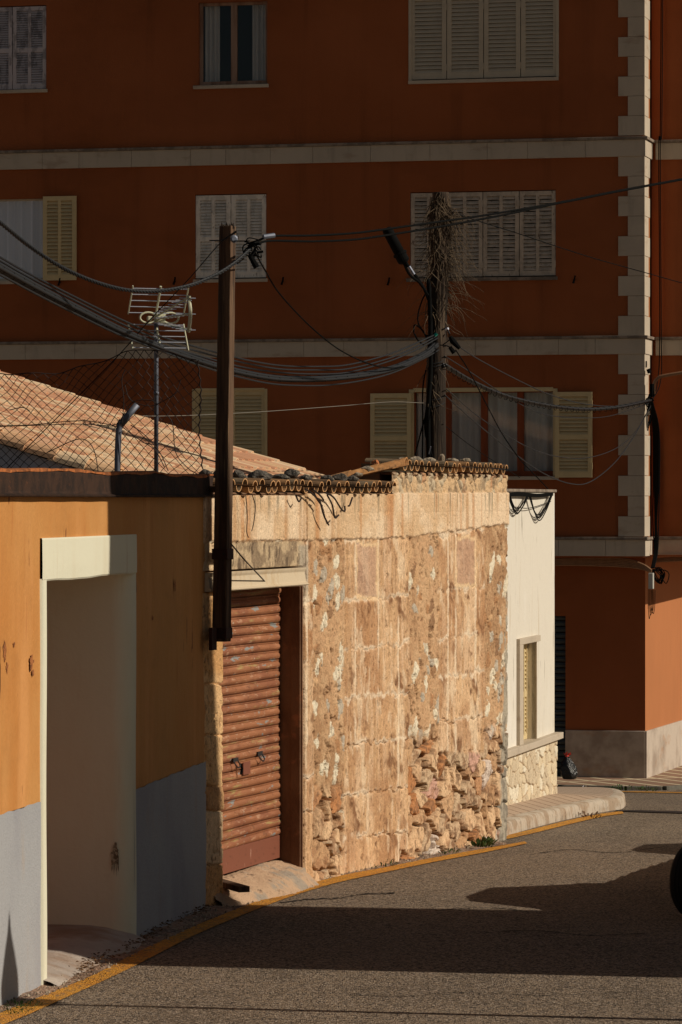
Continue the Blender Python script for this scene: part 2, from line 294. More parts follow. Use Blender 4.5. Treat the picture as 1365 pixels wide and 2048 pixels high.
for i in range(n):
    for j in range(K+1):
        t = j/K; p = dt[i].lerp(db[i], t); e = .06*(1-t)**1.5+random.uniform(-.012, .012)*(1 if 0 < j < K else 0)
        vv.append((p.x, p.y, zg(p.y)+.006+max(0, e)))
verge.add(vv, [(i*(K+1)+j, i*(K+1)+j+1, (i+1)*(K+1)+j+1, (i+1)*(K+1)+j) for i in range(n-1) for j in range(K)])
tag(verge.build('dirt_verge', m_dirt, smooth=True, recalc=False), kind='structure')
# loose gravel on the verge
gr = MB()
for i in range(900):
    k = random.random()*(n-1); i0 = int(k); t = random.random()**.7
    p = dt[i0].lerp(dt[i0+1], k-i0).lerp(db[i0].lerp(db[i0+1], k-i0), .35+.7*t); r = random.uniform(.004, .014)*(1.6 if random.random() < .06 else 1)
    c = Vector((p.x, p.y, zg(p.y)+.012+.05*(1-t)**2)); a = random.random()*6
    gr.add([c+Vector((r*math.cos(a+q*2.1), r*math.sin(a+q*2.1), -r*.3)) for q in range(3)]+[c+Vector((0, 0, r))], [(0, 1, 2), (0, 1, 3), (1, 2, 3), (2, 0, 3)])
tag(gr.build('gravel', m_rockl), kind='stuff')
def crack(pts, w, seed):
    rn_ = random.Random(seed); q = gline(pts, 10); a = []; b = []
    for p in q: k = w*rn_.uniform(.1, 1); o_ = rn_.uniform(-w, w); a.append(p+Vector((0, k+o_, 0))); b.append(p+Vector((0, -k+o_, 0)))
    ribbon('road_crack', a, b, m_crack, .006)
m_crack = M('crack_filler', alb(46, 39, 32), .97, [(.5, 'n', 30, .45, .6, .7)], [('d', 60, 1, .02)])
for i, (pts, w) in enumerate([([(560, 1806), (620, 1800), (680, 1797), (730, 1789), (790, 1788)], .05), ([(868, 1822), (930, 1817), (1010, 1818), (1060, 1826)], .03), ([(600, 1830), (700, 1822), (800, 1821)], .02), ([(960, 1868), (1060, 1862), (1180, 1872), (1290, 1868)], .025), ([(1060, 1710), (1140, 1700), (1230, 1706), (1330, 1694)], .03), ([(700, 1990), (800, 1994), (930, 1986), (1100, 1992), (1290, 1984)], .012), ([(640, 2030), (740, 1976), (800, 1930), (830, 1890)], .012)]): crack(pts, w, i)
# near pavement with rounded kerb (beside the white house)
kout = cat([fS.pt(9.6, -.25, 0), fS.pt(10.0, -.02, 0), G(1020, 1670.5), G(1070, 1655), G(1130, 1640), G(1190, 1627), G(1225, 1621), G(1246, 1617), P(1250, 1600, 51.6), P(1225, 1592, 53.4), P(1150, 1588, 54.0), P(1060, 1588, 54.0)], 5)
kin = [fW.pt(-4+(14*i/(len(kout)-1)) if i < 30 else 9, -.2, 0) for i in range(len(kout))]
def _rs(path, step):
    out = [path[0]]; acc = 0
    for i in range(1, len(path)):
        a, b = path[i-1], path[i]; L = (b-a).length; d = step-acc
        while d < L: out.append(a.lerp(b, d/L)); d += step
        acc = L-(d-step)
    return out+[path[-1]]
kout = _rs(kout, .02); kb = MB(); kt = []
prof = [(0, 0), (.008, .10), (.018, .138), (.04, .158), (.16, .170)]
nk = len(kout); vs = []
for i, p in enumerate(kout):
    t = (kout[min(i+1, nk-1)]-kout[max(i-1, 0)]); t.z = 0; t.normalize(); nn = Vector((-t.y, t.x, 0))
    j = (.03 if i % 27 == 0 else 0)+.003*math.sin(i*.9)
    for (a, h) in prof: q = p+nn*(a+j); vs.append((q.x, q.y, zg(p.y)-.01+h-(.012 if i % 27 == 0 else 0)))
    q = p+nn*.16; kt.append(Vector((q.x, q.y, zg(p.y)+.16)))
m = len(prof); kb.add(vs, [(i*m+j, i*m+j+1, (i+1)*m+j+1, (i+1)*m+j) for i in range(nk-1) for j in range(m-1)])
tag(kb.build('kerb', m_kerb, smooth=True, recalc=False), kind='structure')
def in_line(p): return p
pv = MB(); cw = fW.pt(2.4, -.6, 0); cw.z = zg(cw.y)+.26; cw0 = fW.pt(-4, -.6, 0); cw0.z = zg(cw0.y)+.30
cpts = []
for i, k in enumerate(kt):
    u = (k-fW.O).dot(fW.d); u = min(max(u, -4), 2.3); q = fW.pt(u, -.35, 0); q.z = zg(q.y)+.22; cpts.append(q)
for i in range(len(kt)-1): pv.add([kt[i], kt[i+1], cpts[i+1], cpts[i]], [(0, 1, 2, 3)])
# tile joints: fine grid bump on paver material through a brick texture
def brickify(mat, sc, c2):
    nt = mat.node_tree; N = nt.nodes; L = nt.links; bs = N['Principled BSDF']; tc = N.new('ShaderNodeTexCoord'); mp = N.new('ShaderNodeMapping'); mp.inputs['Rotation'].default_value = (0, 0, sc[3]); L.new(tc.outputs['Object'], mp.inputs[0])
    b = N.new('ShaderNodeTexBrick'); b.offset = 0; b.inputs['Scale'].default_value = 1; b.inputs['Mortar Size'].default_value = sc[2]; b.inputs['Brick Width'].default_value = sc[0]; b.inputs['Row Height'].default_value = sc[1]; L.new(mp.outputs[0], b.inputs[0])
    mx = N.new('ShaderNodeMix'); mx.data_type = 'RGBA'; L.new(b.outputs['Fac'], mx.inputs[0]); src = bs.inputs['Base Color'].links[0].from_socket; L.new(src, mx.inputs[6]); mx.inputs[7].default_value = (*c2, 1); L.new(mx.outputs[2], bs.inputs['Base Color'])
brickify(m_paver, (.2, .2, .012, R(-13)), alb(130, 104, 78))
tag(pv.build('pavement', m_paver, smooth=True), kind='structure')
# far pavement beside the apartment building
fK = Fr(P(1291, HY, 57.6).xy, R(103.65)); zk = -1.0
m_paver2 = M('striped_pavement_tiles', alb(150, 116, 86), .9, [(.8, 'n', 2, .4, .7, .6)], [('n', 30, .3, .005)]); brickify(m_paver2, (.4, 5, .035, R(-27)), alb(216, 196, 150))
p2 = MB(); ring = [fK.pt(-9, 0, zk), fK.pt(-.3, 0, zk), fK.pt(.25, -.1, zk), fK.pt(.6, -.5, zk), fK.pt(5, -4.5, zk+.0), fK.pt(5, -12, zk), fK.pt(-9, -12, zk)]
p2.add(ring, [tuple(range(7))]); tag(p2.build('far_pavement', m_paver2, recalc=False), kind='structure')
for i in range(7): pass
k2 = MB(); kk = ring[:5]
for i in range(4):
    a, b = kk[i], kk[i+1]; L_ = (b-a).length; nseg = max(1, int(L_/.55)); t = (b-a).normalized(); nn = Vector((t.y, -t.x, 0))
    for s in range(nseg):
        p, q = a+t*(L_*s/nseg+.012), a+t*(L_*(s+1)/nseg-.012); w = .09; h0 = -1.25
        k2.hexa([Vector((*(v.xy), z)) for z in (h0, zk+.006) for v in (p+nn*w, p-nn*.02)for _ in (0,)]*0 or [Vector((p+nn*w).xy.to_tuple()+(h0,)), Vector((q+nn*w).xy.to_tuple()+(h0,)), Vector((p-nn*.03).xy.to_tuple()+(h0,)), Vector((q-nn*.03).xy.to_tuple()+(h0,)),
                 Vector((p+nn*w*.8).xy.to_tuple()+(zk+.006,)), Vector((q+nn*w*.8).xy.to_tuple()+(zk+.006,)), Vector((p-nn*.03).xy.to_tuple()+(zk+.006,)), Vector((q-nn*.03).xy.to_tuple()+(zk+.006,))])
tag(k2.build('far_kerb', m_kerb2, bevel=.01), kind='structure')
# drain slot across the side street
ds = ribbon('drain_channel', gline([(1232, 1621.5), (1300, 1622.5), (1420, 1625)]), gline([(1232, 1623.6), (1300, 1626.0), (1420, 1629.5)]), m_iron, .012)

# ------------------------------------------------------------------ numpy noise
def h2(ix, iy, s):
    h = (ix.astype(np.int64)*374761393+iy.astype(np.int64)*668265263+s*1442695041) & 0x7fffffff
    h = ((h ^ (h >> 13))*1274126177) & 0x7fffffff; h = (h ^ (h >> 16)) & 0x7fffffff
    return (h % 100003)/100003.
def vn(x, y, s=0):
    ix = np.floor(x); iy = np.floor(y); fx = x-ix; fy = y-iy; fx = fx*fx*(3-2*fx); fy = fy*fy*(3-2*fy)
    a = h2(ix, iy, s); b = h2(ix+1, iy, s); c = h2(ix, iy+1, s); d = h2(ix+1, iy+1, s)
    return (a*(1-fx)+b*fx)*(1-fy)+(c*(1-fx)+d*fx)*fy
def fb(x, y, s=0, o=4):
    r = 0; a = .5; t = 0
    for i in range(o): r = r+a*vn(x*2**i, y*2**i, s+i*17); t += a; a *= .55
    return r/t
def sm(x, a, b): t = np.clip((x-a)/(b-a), 0, 1); return t*t*(3-2*t)
def voro(x, y, s=0, jit=.85):
    ix = np.floor(x); iy = np.floor(y); f1 = np.full(x.shape, 9.); f2 = np.full(x.shape, 9.); idx = np.zeros(x.shape); idy = np.zeros(x.shape)
    for dx in (-1, 0, 1):
        for dy in (-1, 0, 1):
            cx, cy = ix+dx, iy+dy; px = cx+.5+jit*(h2(cx, cy, s)-.5); py = cy+.5+jit*(h2(cx, cy, s+5)-.5)
            d = np.sqrt((x-px)**2+(y-py)**2); nw = d < f1
            f2 = np.where(nw, f1, np.minimum(f2, d)); idx = np.where(nw, cx, idx); idy = np.where(nw, cy, idy); f1 = np.where(nw, d, f1)
    return f1, f2, idx, idy
def C(r, g, b): return np.array((min(.9, lin(r)*1.03), min(.9, lin(g)*1.11), min(.9, lin(b)*1.32)))
def mixc(A, B, t): t = np.asarray(t)[..., None]; return A*(1-t)+B*t
def relief(name, fr, u0, u1, z0, z1, du, dz, fn, mat, parent, zlow=None, back=-.14, keep=None, label=None):
    nu = int((u1-u0)/du)+1; nz = int((z1-z0)/dz)+1
    U, Z = np.meshgrid(np.linspace(u0, u1, nu), np.linspace(z0, z1, nz))
    x = fr.O.x+fr.d.x*U; y = fr.O.y+fr.d.y*U; px = CX+F*x/y; py = HY-F*(Z-EYE)/y
    H, RGB = fn(U, Z, px, py); H = H.copy()
    H[0, :] = back; H[-1, :] = back; H[:, 0] = back; H[:, -1] = back
    # pull the skirt in line with its neighbour so that edges stay square
    U[:, 0] = U[:, 1]; U[:, -1] = U[:, -2]; Z[0, :] = Z[1, :]; Z[-1, :] = Z[-2, :]
    loc = origin(parent)
    co = np.stack([fr.O.x+fr.d.x*U+fr.n.x*H-loc.x, fr.O.y+fr.d.y*U+fr.n.y*H-loc.y, Z-loc.z], -1).reshape(-1, 3).astype(np.float32)
    a = (np.arange(nz-1)[:, None]*nu+np.arange(nu-1)[None, :])
    fa = np.stack([a, a+1, a+nu+1, a+nu], -1).reshape(-1, 4)
    if keep is not None:
        kf = keep(U, Z, px, py)[:-1, :-1].ravel(); fa = fa[kf]
    me = bpy.data.meshes.new(name); me.vertices.add(len(co)); me.vertices.foreach_set('co', co.ravel())
    me.loops.add(fa.size); me.loops.foreach_set('vertex_index', fa.ravel().astype(np.int32)); me.polygons.add(len(fa))
    me.polygons.foreach_set('loop_start', (np.arange(len(fa))*4).astype(np.int32)); me.update(calc_edges=True); me.validate()
    at = me.attributes.new('Col', 'FLOAT_COLOR', 'POINT'); rg = np.concatenate([np.clip(RGB, 0, .9), np.ones(RGB.shape[:2]+(1,))], -1).reshape(-1, 4).astype(np.float32)
    at.data.foreach_set('color', rg.ravel()); me.polygons.foreach_set('use_smooth', np.ones(len(fa), dtype=bool))
    me.materials.append(mat); o = bpy.data.objects.new(name, me); link(o, parent)
    if label: o['label'] = label
    return o

# ------------------------------------------------------------------ apartment building
def shutter(parent, fr, u0, u1, z0, z1, o, mat, mull=False, rail=None, pitch=.05, th=.035, fw=.06, warp=0, name='shutter', angle=38, label=None):
    mb = MB(); w = u1-u0
    mb.box(fr, u0, u0+fw, o-th, o, z0, z1); mb.box(fr, u1-fw, u1, o-th, o, z0, z1)
    mb.box(fr, u0+fw, u1-fw, o-th+.001, o-.001, z0, z0+fw*1.3); mb.box(fr, u0+fw, u1-fw, o-th+.001, o-.001, z1-fw*1.1, z1)
    zs = [(z0+fw*1.3, z1-fw*1.1)]; us = [(u0+fw, u1-fw)]
    if rail: zr = z0+(z1-z0)*rail; mb.box(fr, u0+fw, u1-fw, o-th+.002, o-.002, zr-.035, zr+.035); zs = [(zs[0][0], zr-.035), (zr+.035, zs[0][1])]
    if mull: um = (u0+u1)/2; mb.box(fr, um-.025, um+.025, o-th+.003, o+.002, z0+fw, z1-fw); us = [(u0+fw, um-.025), (um+.025, u1-fw)]
    ta = math.tan(R(angle))
    for (a, b) in zs:
        nn = max(1, round((b-a)/pitch)); pz = (b-a)/nn
        for k in range(nn):
            z = a+pz*(k+.5)
            for (ua, ub) in us:
                if warp:
                    S = 5
                    for s in range(S):
                        q0, q1 = ua+(ub-ua)*s/S, ua+(ub-ua)*(s+1)/S; w0 = warp*math.sin(math.pi*s/S)*(1 if k % 3 else -.4)+random.uniform(-.3, .3)*warp*.3; w1 = warp*math.sin(math.pi*(s+1)/S)*(1 if k % 3 else -.4)
                        mb.hexa([fr.pt(q0, o-.004, z-pz*.42-w0), fr.pt(q1, o-.004, z-pz*.42-w1), fr.pt(q0, o-th+.004, z+pz*.30-w0), fr.pt(q1, o-th+.004, z+pz*.30-w1),
                                 fr.pt(q0, o-.004, z-pz*.26-w0), fr.pt(q1, o-.004, z-pz*.26-w1), fr.pt(q0, o-th+.004, z+pz*.46-w0), fr.pt(q1, o-th+.004, z+pz*.46-w1)])
                else:
                    mb.hexa([fr.pt(ua, o-.006, z-pz*.48), fr.pt(ub, o-.006, z-pz*.48), fr.pt(ua, o-th+.004, z+pz*.30), fr.pt(ub, o-th+.004, z+pz*.30),
                             fr.pt(ua, o-.006, z-pz*.30), fr.pt(ub, o-.006, z-pz*.30), fr.pt(ua, o-th+.004, z+pz*.46), fr.pt(ub, o-th+.004, z+pz*.46)])
    ob = mb.build(name, mat, parent)
    if label: ob['label'] = label
    for zz in (z0+.18, z1-.18): hg = MB(); hg.box(fr, u1-.03, u1+.008, o-.004, o+.008, zz-.05, zz+.05); hg.build('hinge', mat, ob)
    return ob
def fBr(px0, px1, py0, py1, fr=None):
    fr = fr or fB; pm = (px0+px1)/2
    return (fr.u(px0), fr.u(px1), fr.z(pm, py1), fr.z(pm, py0))
Z = lambda py: EYE+(HY-py)/F*59.0     # heights read at the building's corner
apt = thing('apartment_building', fB.pt(-4, -2, -1.1), 'tall rust-orange apartment block with stone bands and louvred shutters behind the poles', 'building')
W = {1: fBr(-43, 93, 12, 181), 2: fBr(397, 535, 3, 170), 3: fBr(820, 1116, -14, 158), 4: fBr(-60, 90, 398, 562), 5: fBr(391, 533, 388, 558), 6: fBr(821, 1112, 382, 555), 7: fBr(387, 533, 778, 956), 8: fBr(822, 1112, 778, 952)}
hs = [W[k] for k in W]
mb = MB(); wall(mb, fB, -18, 0, Z(1113), 13.5, hs, .16); mb.build('front_wall', m_facade_shade, apt, recalc=False)
mb = MB(); mb.box(fB, -18, -.02, -10, -.5, 2.6, 13.4); mb.build('core', m_dark, apt)
mb = MB(); wall(mb, fBs, 0, .68, Z(1113), 13.5, [], .1); mb.build('side_return', m_facade_lit, apt, recalc=False)
# overhanging volume on the right
mb = MB(); mb.box(fB, .02, 1.25, -9, -.68, Z(1113)+.02, 13.5); mb.build('overhang_wall', m_facade_shade, apt)
mb = MB(); mb.box(fB, -18.3, 1.5, -10.3, .25, 13.5, 13.8); mb.build('roof', m_stonetrim, apt)
mb = MB(); mb.box(fB, -18, 0-.001, -.55, -.001, Z(1113)-.02, Z(1113)+.05); mb.build('soffit', m_facade_shade, apt)
mb = MB(); mb.box(fB, -18, -17.9, -10, 0, -1.2, 13.5); mb.box(fB, -18, 1.2, -10.1, -10, -1.2, 13.5); mb.build('rear_wall', m_facade_shade, apt)
# bands: slabs with joints, lit end, weathered lip
for (a, b) in ((273, 312.5), (671, 708), (1074, 1112.5)):
    zt, zb = Z(a), Z(b); mb = MB(); u = .045; 
    while u > -18:
        w = random.uniform(.55, .98); mb.box(fB, max(u-w, -18), u-.004, .0, .045+random.uniform(0, .002), zb, zt-.045); u -= w
    mb.box(fBs, -.043, .70, .0, .042, zb+.001, zt-.046)
    mb.build('stone_band', m_stonetrim, apt, bevel=.004)
    mb = MB(); mb.box(fB, -18, .075, 0, .075, zt-.043, zt); mb.box(fBs, -.073, .72, 0, .075, zt-.0425, zt-.0005); mb.build('band_lip', m_lip, apt, bevel=.004)
    mb = MB(); mb.box(fB, .09, 1.29, -.68, -.64, zb, zt-.045); mb.build('stone_band', m_stonetrim, apt, bevel=.004)
    mb = MB(); mb.box(fB, .09, 1.32, -.68, -.61, zt-.043, zt); mb.build('band_lip', m_lip, apt, bevel=.004)
# quoins
def quoins(y0, y1, first, per=39.5):
    y = y0; k = first
    while y < y1-4:
        ye = min(y+per, y1); z0, z1 = Z(ye)+.004, Z(y)
        mb = MB(); wl = .385 if k == 0 else .235; ws = .35 if k else .48
        mb.box(fB, -wl, .028, 0, .028, z0, z1); mb.box(fBs, -.026, ws, 0, .0275, z0+.001, z1-.001)
        mb.build('quoin', m_stonetrim, apt, bevel=.004); k ^= 1; y = ye
quoins(-45, 273, 1); quoins(312.5, 671, 0, 39.9); quoins(708, 1074, 0, 40.6)
def sill(px0, px1, py, h=7, d=.05):
    mb = MB(); z = fB.z((px0+px1)/2, py); mb.box(fB, fB.u(px0), fB.u(px1), -.1, d, z-h/130., z); mb.build('sill', m_lip if random.random() < .3 else m_stonetrim, apt, bevel=.004)
for s in ((-45, 96, 180), (388, 538, 170), (818, 1118, 158), (-62, 60, 562), (388, 536, 558), (814, 1116, 555), (384, 536, 956), (742, 1118, 953)): sill(*s)
def backing(w, o=-.15): mb = MB(); mb.box(fB, w[0], w[1], o-.02, o, w[2], w[3]); return mb.build('black_backing', m_dark, apt)  # thin black sheet in place of a room's darkness
def leaves(w, n, mat, o=-.012, **k):
    gp = .006
    for i in range(n):
        a = w[0]+(w[1]-w[0])*i/n; b = w[0]+(w[1]-w[0])*(i+1)/n; shutter(apt, fB, a+gp, b-gp, w[2]+.02, w[3]-.015, o, mat, **k)
for k in (1, 3, 5, 6, 7): backing(W[k])
def ring(w, mat, t=.045, o=.012, name='shutter_frame'):
    mb = MB(); a, b, c, d = w
    mb.box(fB, a-t*.4, a+t*.6, -.06, o, c, d); mb.box(fB, b-t*.6, b+t*.4, -.06, o, c, d); mb.box(fB, a+t*.6, b-t*.6, -.059, o-.001, d-t*.6, d+t*.3); mb.build(name, mat, apt, bevel=.003)
leaves(W[1], 2, m_shE, mull=True, rail=.47, pitch=.038)
leaves(W[3], 4, m_shA, pitch=.062, fw=.07); ring(W[3], m_shA)
leaves(W[5], 2, m_shC, mull=True, rail=.47, pitch=.048, fw=.07)
leaves(W[6], 4, m_shD, mull=True, pitch=.060, warp=.006)
leaves(W[7], 2, m_shB, pitch=.058, fw=.075); ring(W[7], m_shB)
# glazed windows
def glazed(w, mat, n, o, curtain, cm=m_curtain, fw=.05, top=None):
    win = MB(); a, b, c, d = w
    win.box(fB, a, a+fw, o-.05, o, c, d); win.box(fB, b-fw, b, o-.05, o, c, d); win.box(fB, a+fw, b-fw, o-.049, o-.001, c, c+fw*1.4); win.box(fB, a+fw, b-fw, o-.049, o-.001, d-fw, d)
    for i in range(1, n): u = a+(b-a)*i/n; win.box(fB, u-fw*.95, u+fw*.95, o-.052, o+.006, c+.01, d-.01); win.box(fB, u-.004, u+.004, o+.006, o+.012, c+.02, d-.02)
    wo = win.build('window_frame', mat, apt, bevel=.004)
    for i in range(n):
        u0, u1 = a+(b-a)*i/n+fw, a+(b-a)*(i+1)/n-fw; g = MB(); g.box(fB, u0, u1, o-.03, o-.026, c+fw*1.4, d-fw); g.build('pane', m_glass, wo)
    dk = MB(); dk.box(fB, a-.1, b+.1, -.48, -.46, c-.1, d+.1); dk.build('black_backing', m_dark, apt)
    for (s, e) in curtain:
        cu = MB(); S = 60; u0, u1 = a+(b-a)*s, a+(b-a)*e; vs = []
        for i in range(S+1):
            t = i/S; oo = (-.09 if cm is m_blind else -.20)+(.3 if cm is m_blind else 1)*.022*math.sin(t*(e-s)*95+s*9)+.012*math.sin(t*(e-s)*41)
            vs += [fB.pt(u0+(u1-u0)*t, oo, c), fB.pt(u0+(u1-u0)*t, oo, d)]
        cu.add(vs, [(2*i, 2*i+2, 2*i+3, 2*i+1) for i in range(S)]); cu.build('curtain', cm, apt, smooth=True)
glazed(W[2], m_wgrey, 2, -.08, [(.05, .27), (.74, .95)])
glazed(W[8], m_brown, 4, -.10, [(.02, .20), (.27, .98)], fw=.055); ring(W[8], m_shB, t=.07)
glazed(W[4], m_shA, 1, -.05, [(0, 1)], cm=m_blind, fw=.03)
# open leaves folded flat against the wall
def openleaf(px0, px1, py0, py1, mat, label=None, **k):
    a, b, c, d = fBr(px0, px1, py0, py1); shutter(apt, fB, a, b, c, d, .07, mat, pitch=.058, fw=.065, th=.04, label=label, **k)
openleaf(89, 155, 393, 561, m_shB, mull=True, label='yellowed open shutter leaf')
openleaf(743, 824, 787, 957, m_shB, rail=.47); openleaf(1112, 1186, 784, 955, m_shB, rail=.47)
for px, py in ((780, 562), (1151, 558), (568, 561), (352, 561), (122, 563)):
    u, z = fB.hit(px, py); mb = MB(); mb.tube([fB.pt(u-.015, .0, z-.02), fB.pt(u, .06, z), fB.pt(u+.01, .07, z+.05)], .013, 6); mb.tube([fB.pt(u, .06, z), fB.pt(u-.02, .065, z-.07)], [.014, .02], 6); mb.build('shutter_catch', m_black, apt)
# ground floor
og = -.38; fG = Fr(fB.pt(fB.u(1291, og), og, 0).xy, R(103.65)); fGs = Fr(fG.O.xy, math.atan((2830-CX)/F))
zb_ = -1.06; zp = EYE-(1462-HY)/F*59.4
ud0, ud1 = fG.u(1040), fG.u(1131.5)
mb = MB(); wall(mb, fG, -18, 0, zp, Z(1113)+.03, [(ud0, ud1, zp-1, fG.z(1120, 1232))], .15); mb.build('ground_floor_wall', m_facade_shade, apt, recalc=False)
mb = MB(); wall(mb, fGs, 0, 11, zp, Z(1113)+.03, [], .15); mb.build('ground_floor_side_wall', m_facade_lit, apt, recalc=False)
mb = MB(); mb.box(fG, ud1, .0, -.2, .03, zb_-.3, zp); 
mb.build('plinth', m_plinth, apt, bevel=.006)
mb = MB(); 
for i in range(6): mb.box(fGs, -.03+i*1.35+.003, 1.32+i*1.35, -.15, .03+.001*(i % 2), zb_-.3, zp+.001)
mb.build('plinth', m_plinth, apt, bevel=.005)
mb = MB(); zt = fG.z(1120, 1232)
k = 0; z = zb_
while z < zt: mb.prof(fG, ud0, ud1, [(-.13, z), (-.10, z+.01), (-.085, z+.045), (-.10, z+.08), (-.13, z+.088)]); z += .092
mb.build('roller_door', m_rdoor, apt)
mb = MB(); mb.box(fG, -.0, 1.2, -8, -.0, Z(1113)-.0, Z(1113)+.02); mb.build('overhang_soffit', m_facade_shade, apt)

# ------------------------------------------------------------------ white house
wh = thing('white_house', fW.pt(1, -1, -.6), 'low whitewashed house with stone-clad base and tall narrow shuttered window', 'house')
ue = fW.u(1109.5); ztop = fW.z(1060, 984)
uw0, uw1 = fW.u(1040.5), fW.u(1071); zw0, zw1 = fW.z(1055, 1486), fW.z(1055, 1286)
mb = MB(); wall(mb, fW, -3, ue, .25, ztop, [(uw0, uw1, zw0, zw1)], .16); mb.box(fW, ue-.2, ue-.001, -6, -.002, -.8, ztop-.01); mb.box(fW, -3, ue, -6.2, -6, -.8, ztop-.01); mb.build('wall', m_white, wh, recalc=False)
mb = MB(); mb.box(fW, -3, ue+.03, -6, .025, ztop, ztop+.035); mb.build('coping', m_lip, wh, bevel=.006)
mb = MB(); mb.box(fW, -3, ue+.10, -.2, .10, .245, .325); mb.build('ledge', m_stonetrim, wh, bevel=.006)
t = .10
mb = MB(); mb.box(fW, uw0-.24, uw1+.14, -.05, .045, zw1, zw1+.075); mb.box(fW, uw0-.24, uw0, -.05, .045, .325, zw1-.001); mb.box(fW, uw1, uw1+.03, -.05, .02, .325, zw1-.001); mb.build('window_surround', m_stonetrim, wh, bevel=.005)
mb = MB(); mb.box(fW, uw0, uw1, -.17, -.155, zw0, zw1); mb.build('black_backing', m_dark, wh)
um_ = (uw0+uw1)/2; shutter(wh, fW, uw0, um_+.12, zw0+.02, zw1-.02, -.10, m_shB, mull=True, rail=.47, pitch=.052, fw=.05); shutter(wh, fW, um_+.125, uw1, zw0+.02, zw1-.02, -.10, m_shB, mull=True, rail=.47, pitch=.052, fw=.05)
def clad(U, Zz, px, py):
    wx = fb(U*4, Zz*4, 3)*.35; f1, f2, ix, iy = voro(U*4.8+wx, Zz*6.6+wx, 77, .95); e = f2-f1; r = h2(ix, iy, 5); r2 = h2(ix, iy, 9)
    st = sm(e, .03, .10); H = .0+.028*st+(r-.5)*.012*st+.006*fb(U*14, Zz*20, 9)
    c = mixc(C(222, 198, 156), C(206, 182, 144), sm(r, .3, .7)); c = mixc(c, C(230, 212, 176), sm(r2, .6, .8)); c = mixc(C(176, 134, 90), c, st)
    return H, c*(.85+.3*fb(U*20, Zz*20, 12))[..., None]
relief('stone_cladding', fW, -3, ue+.05, -.75, .245, .02, .009, clad, m_relief, wh)

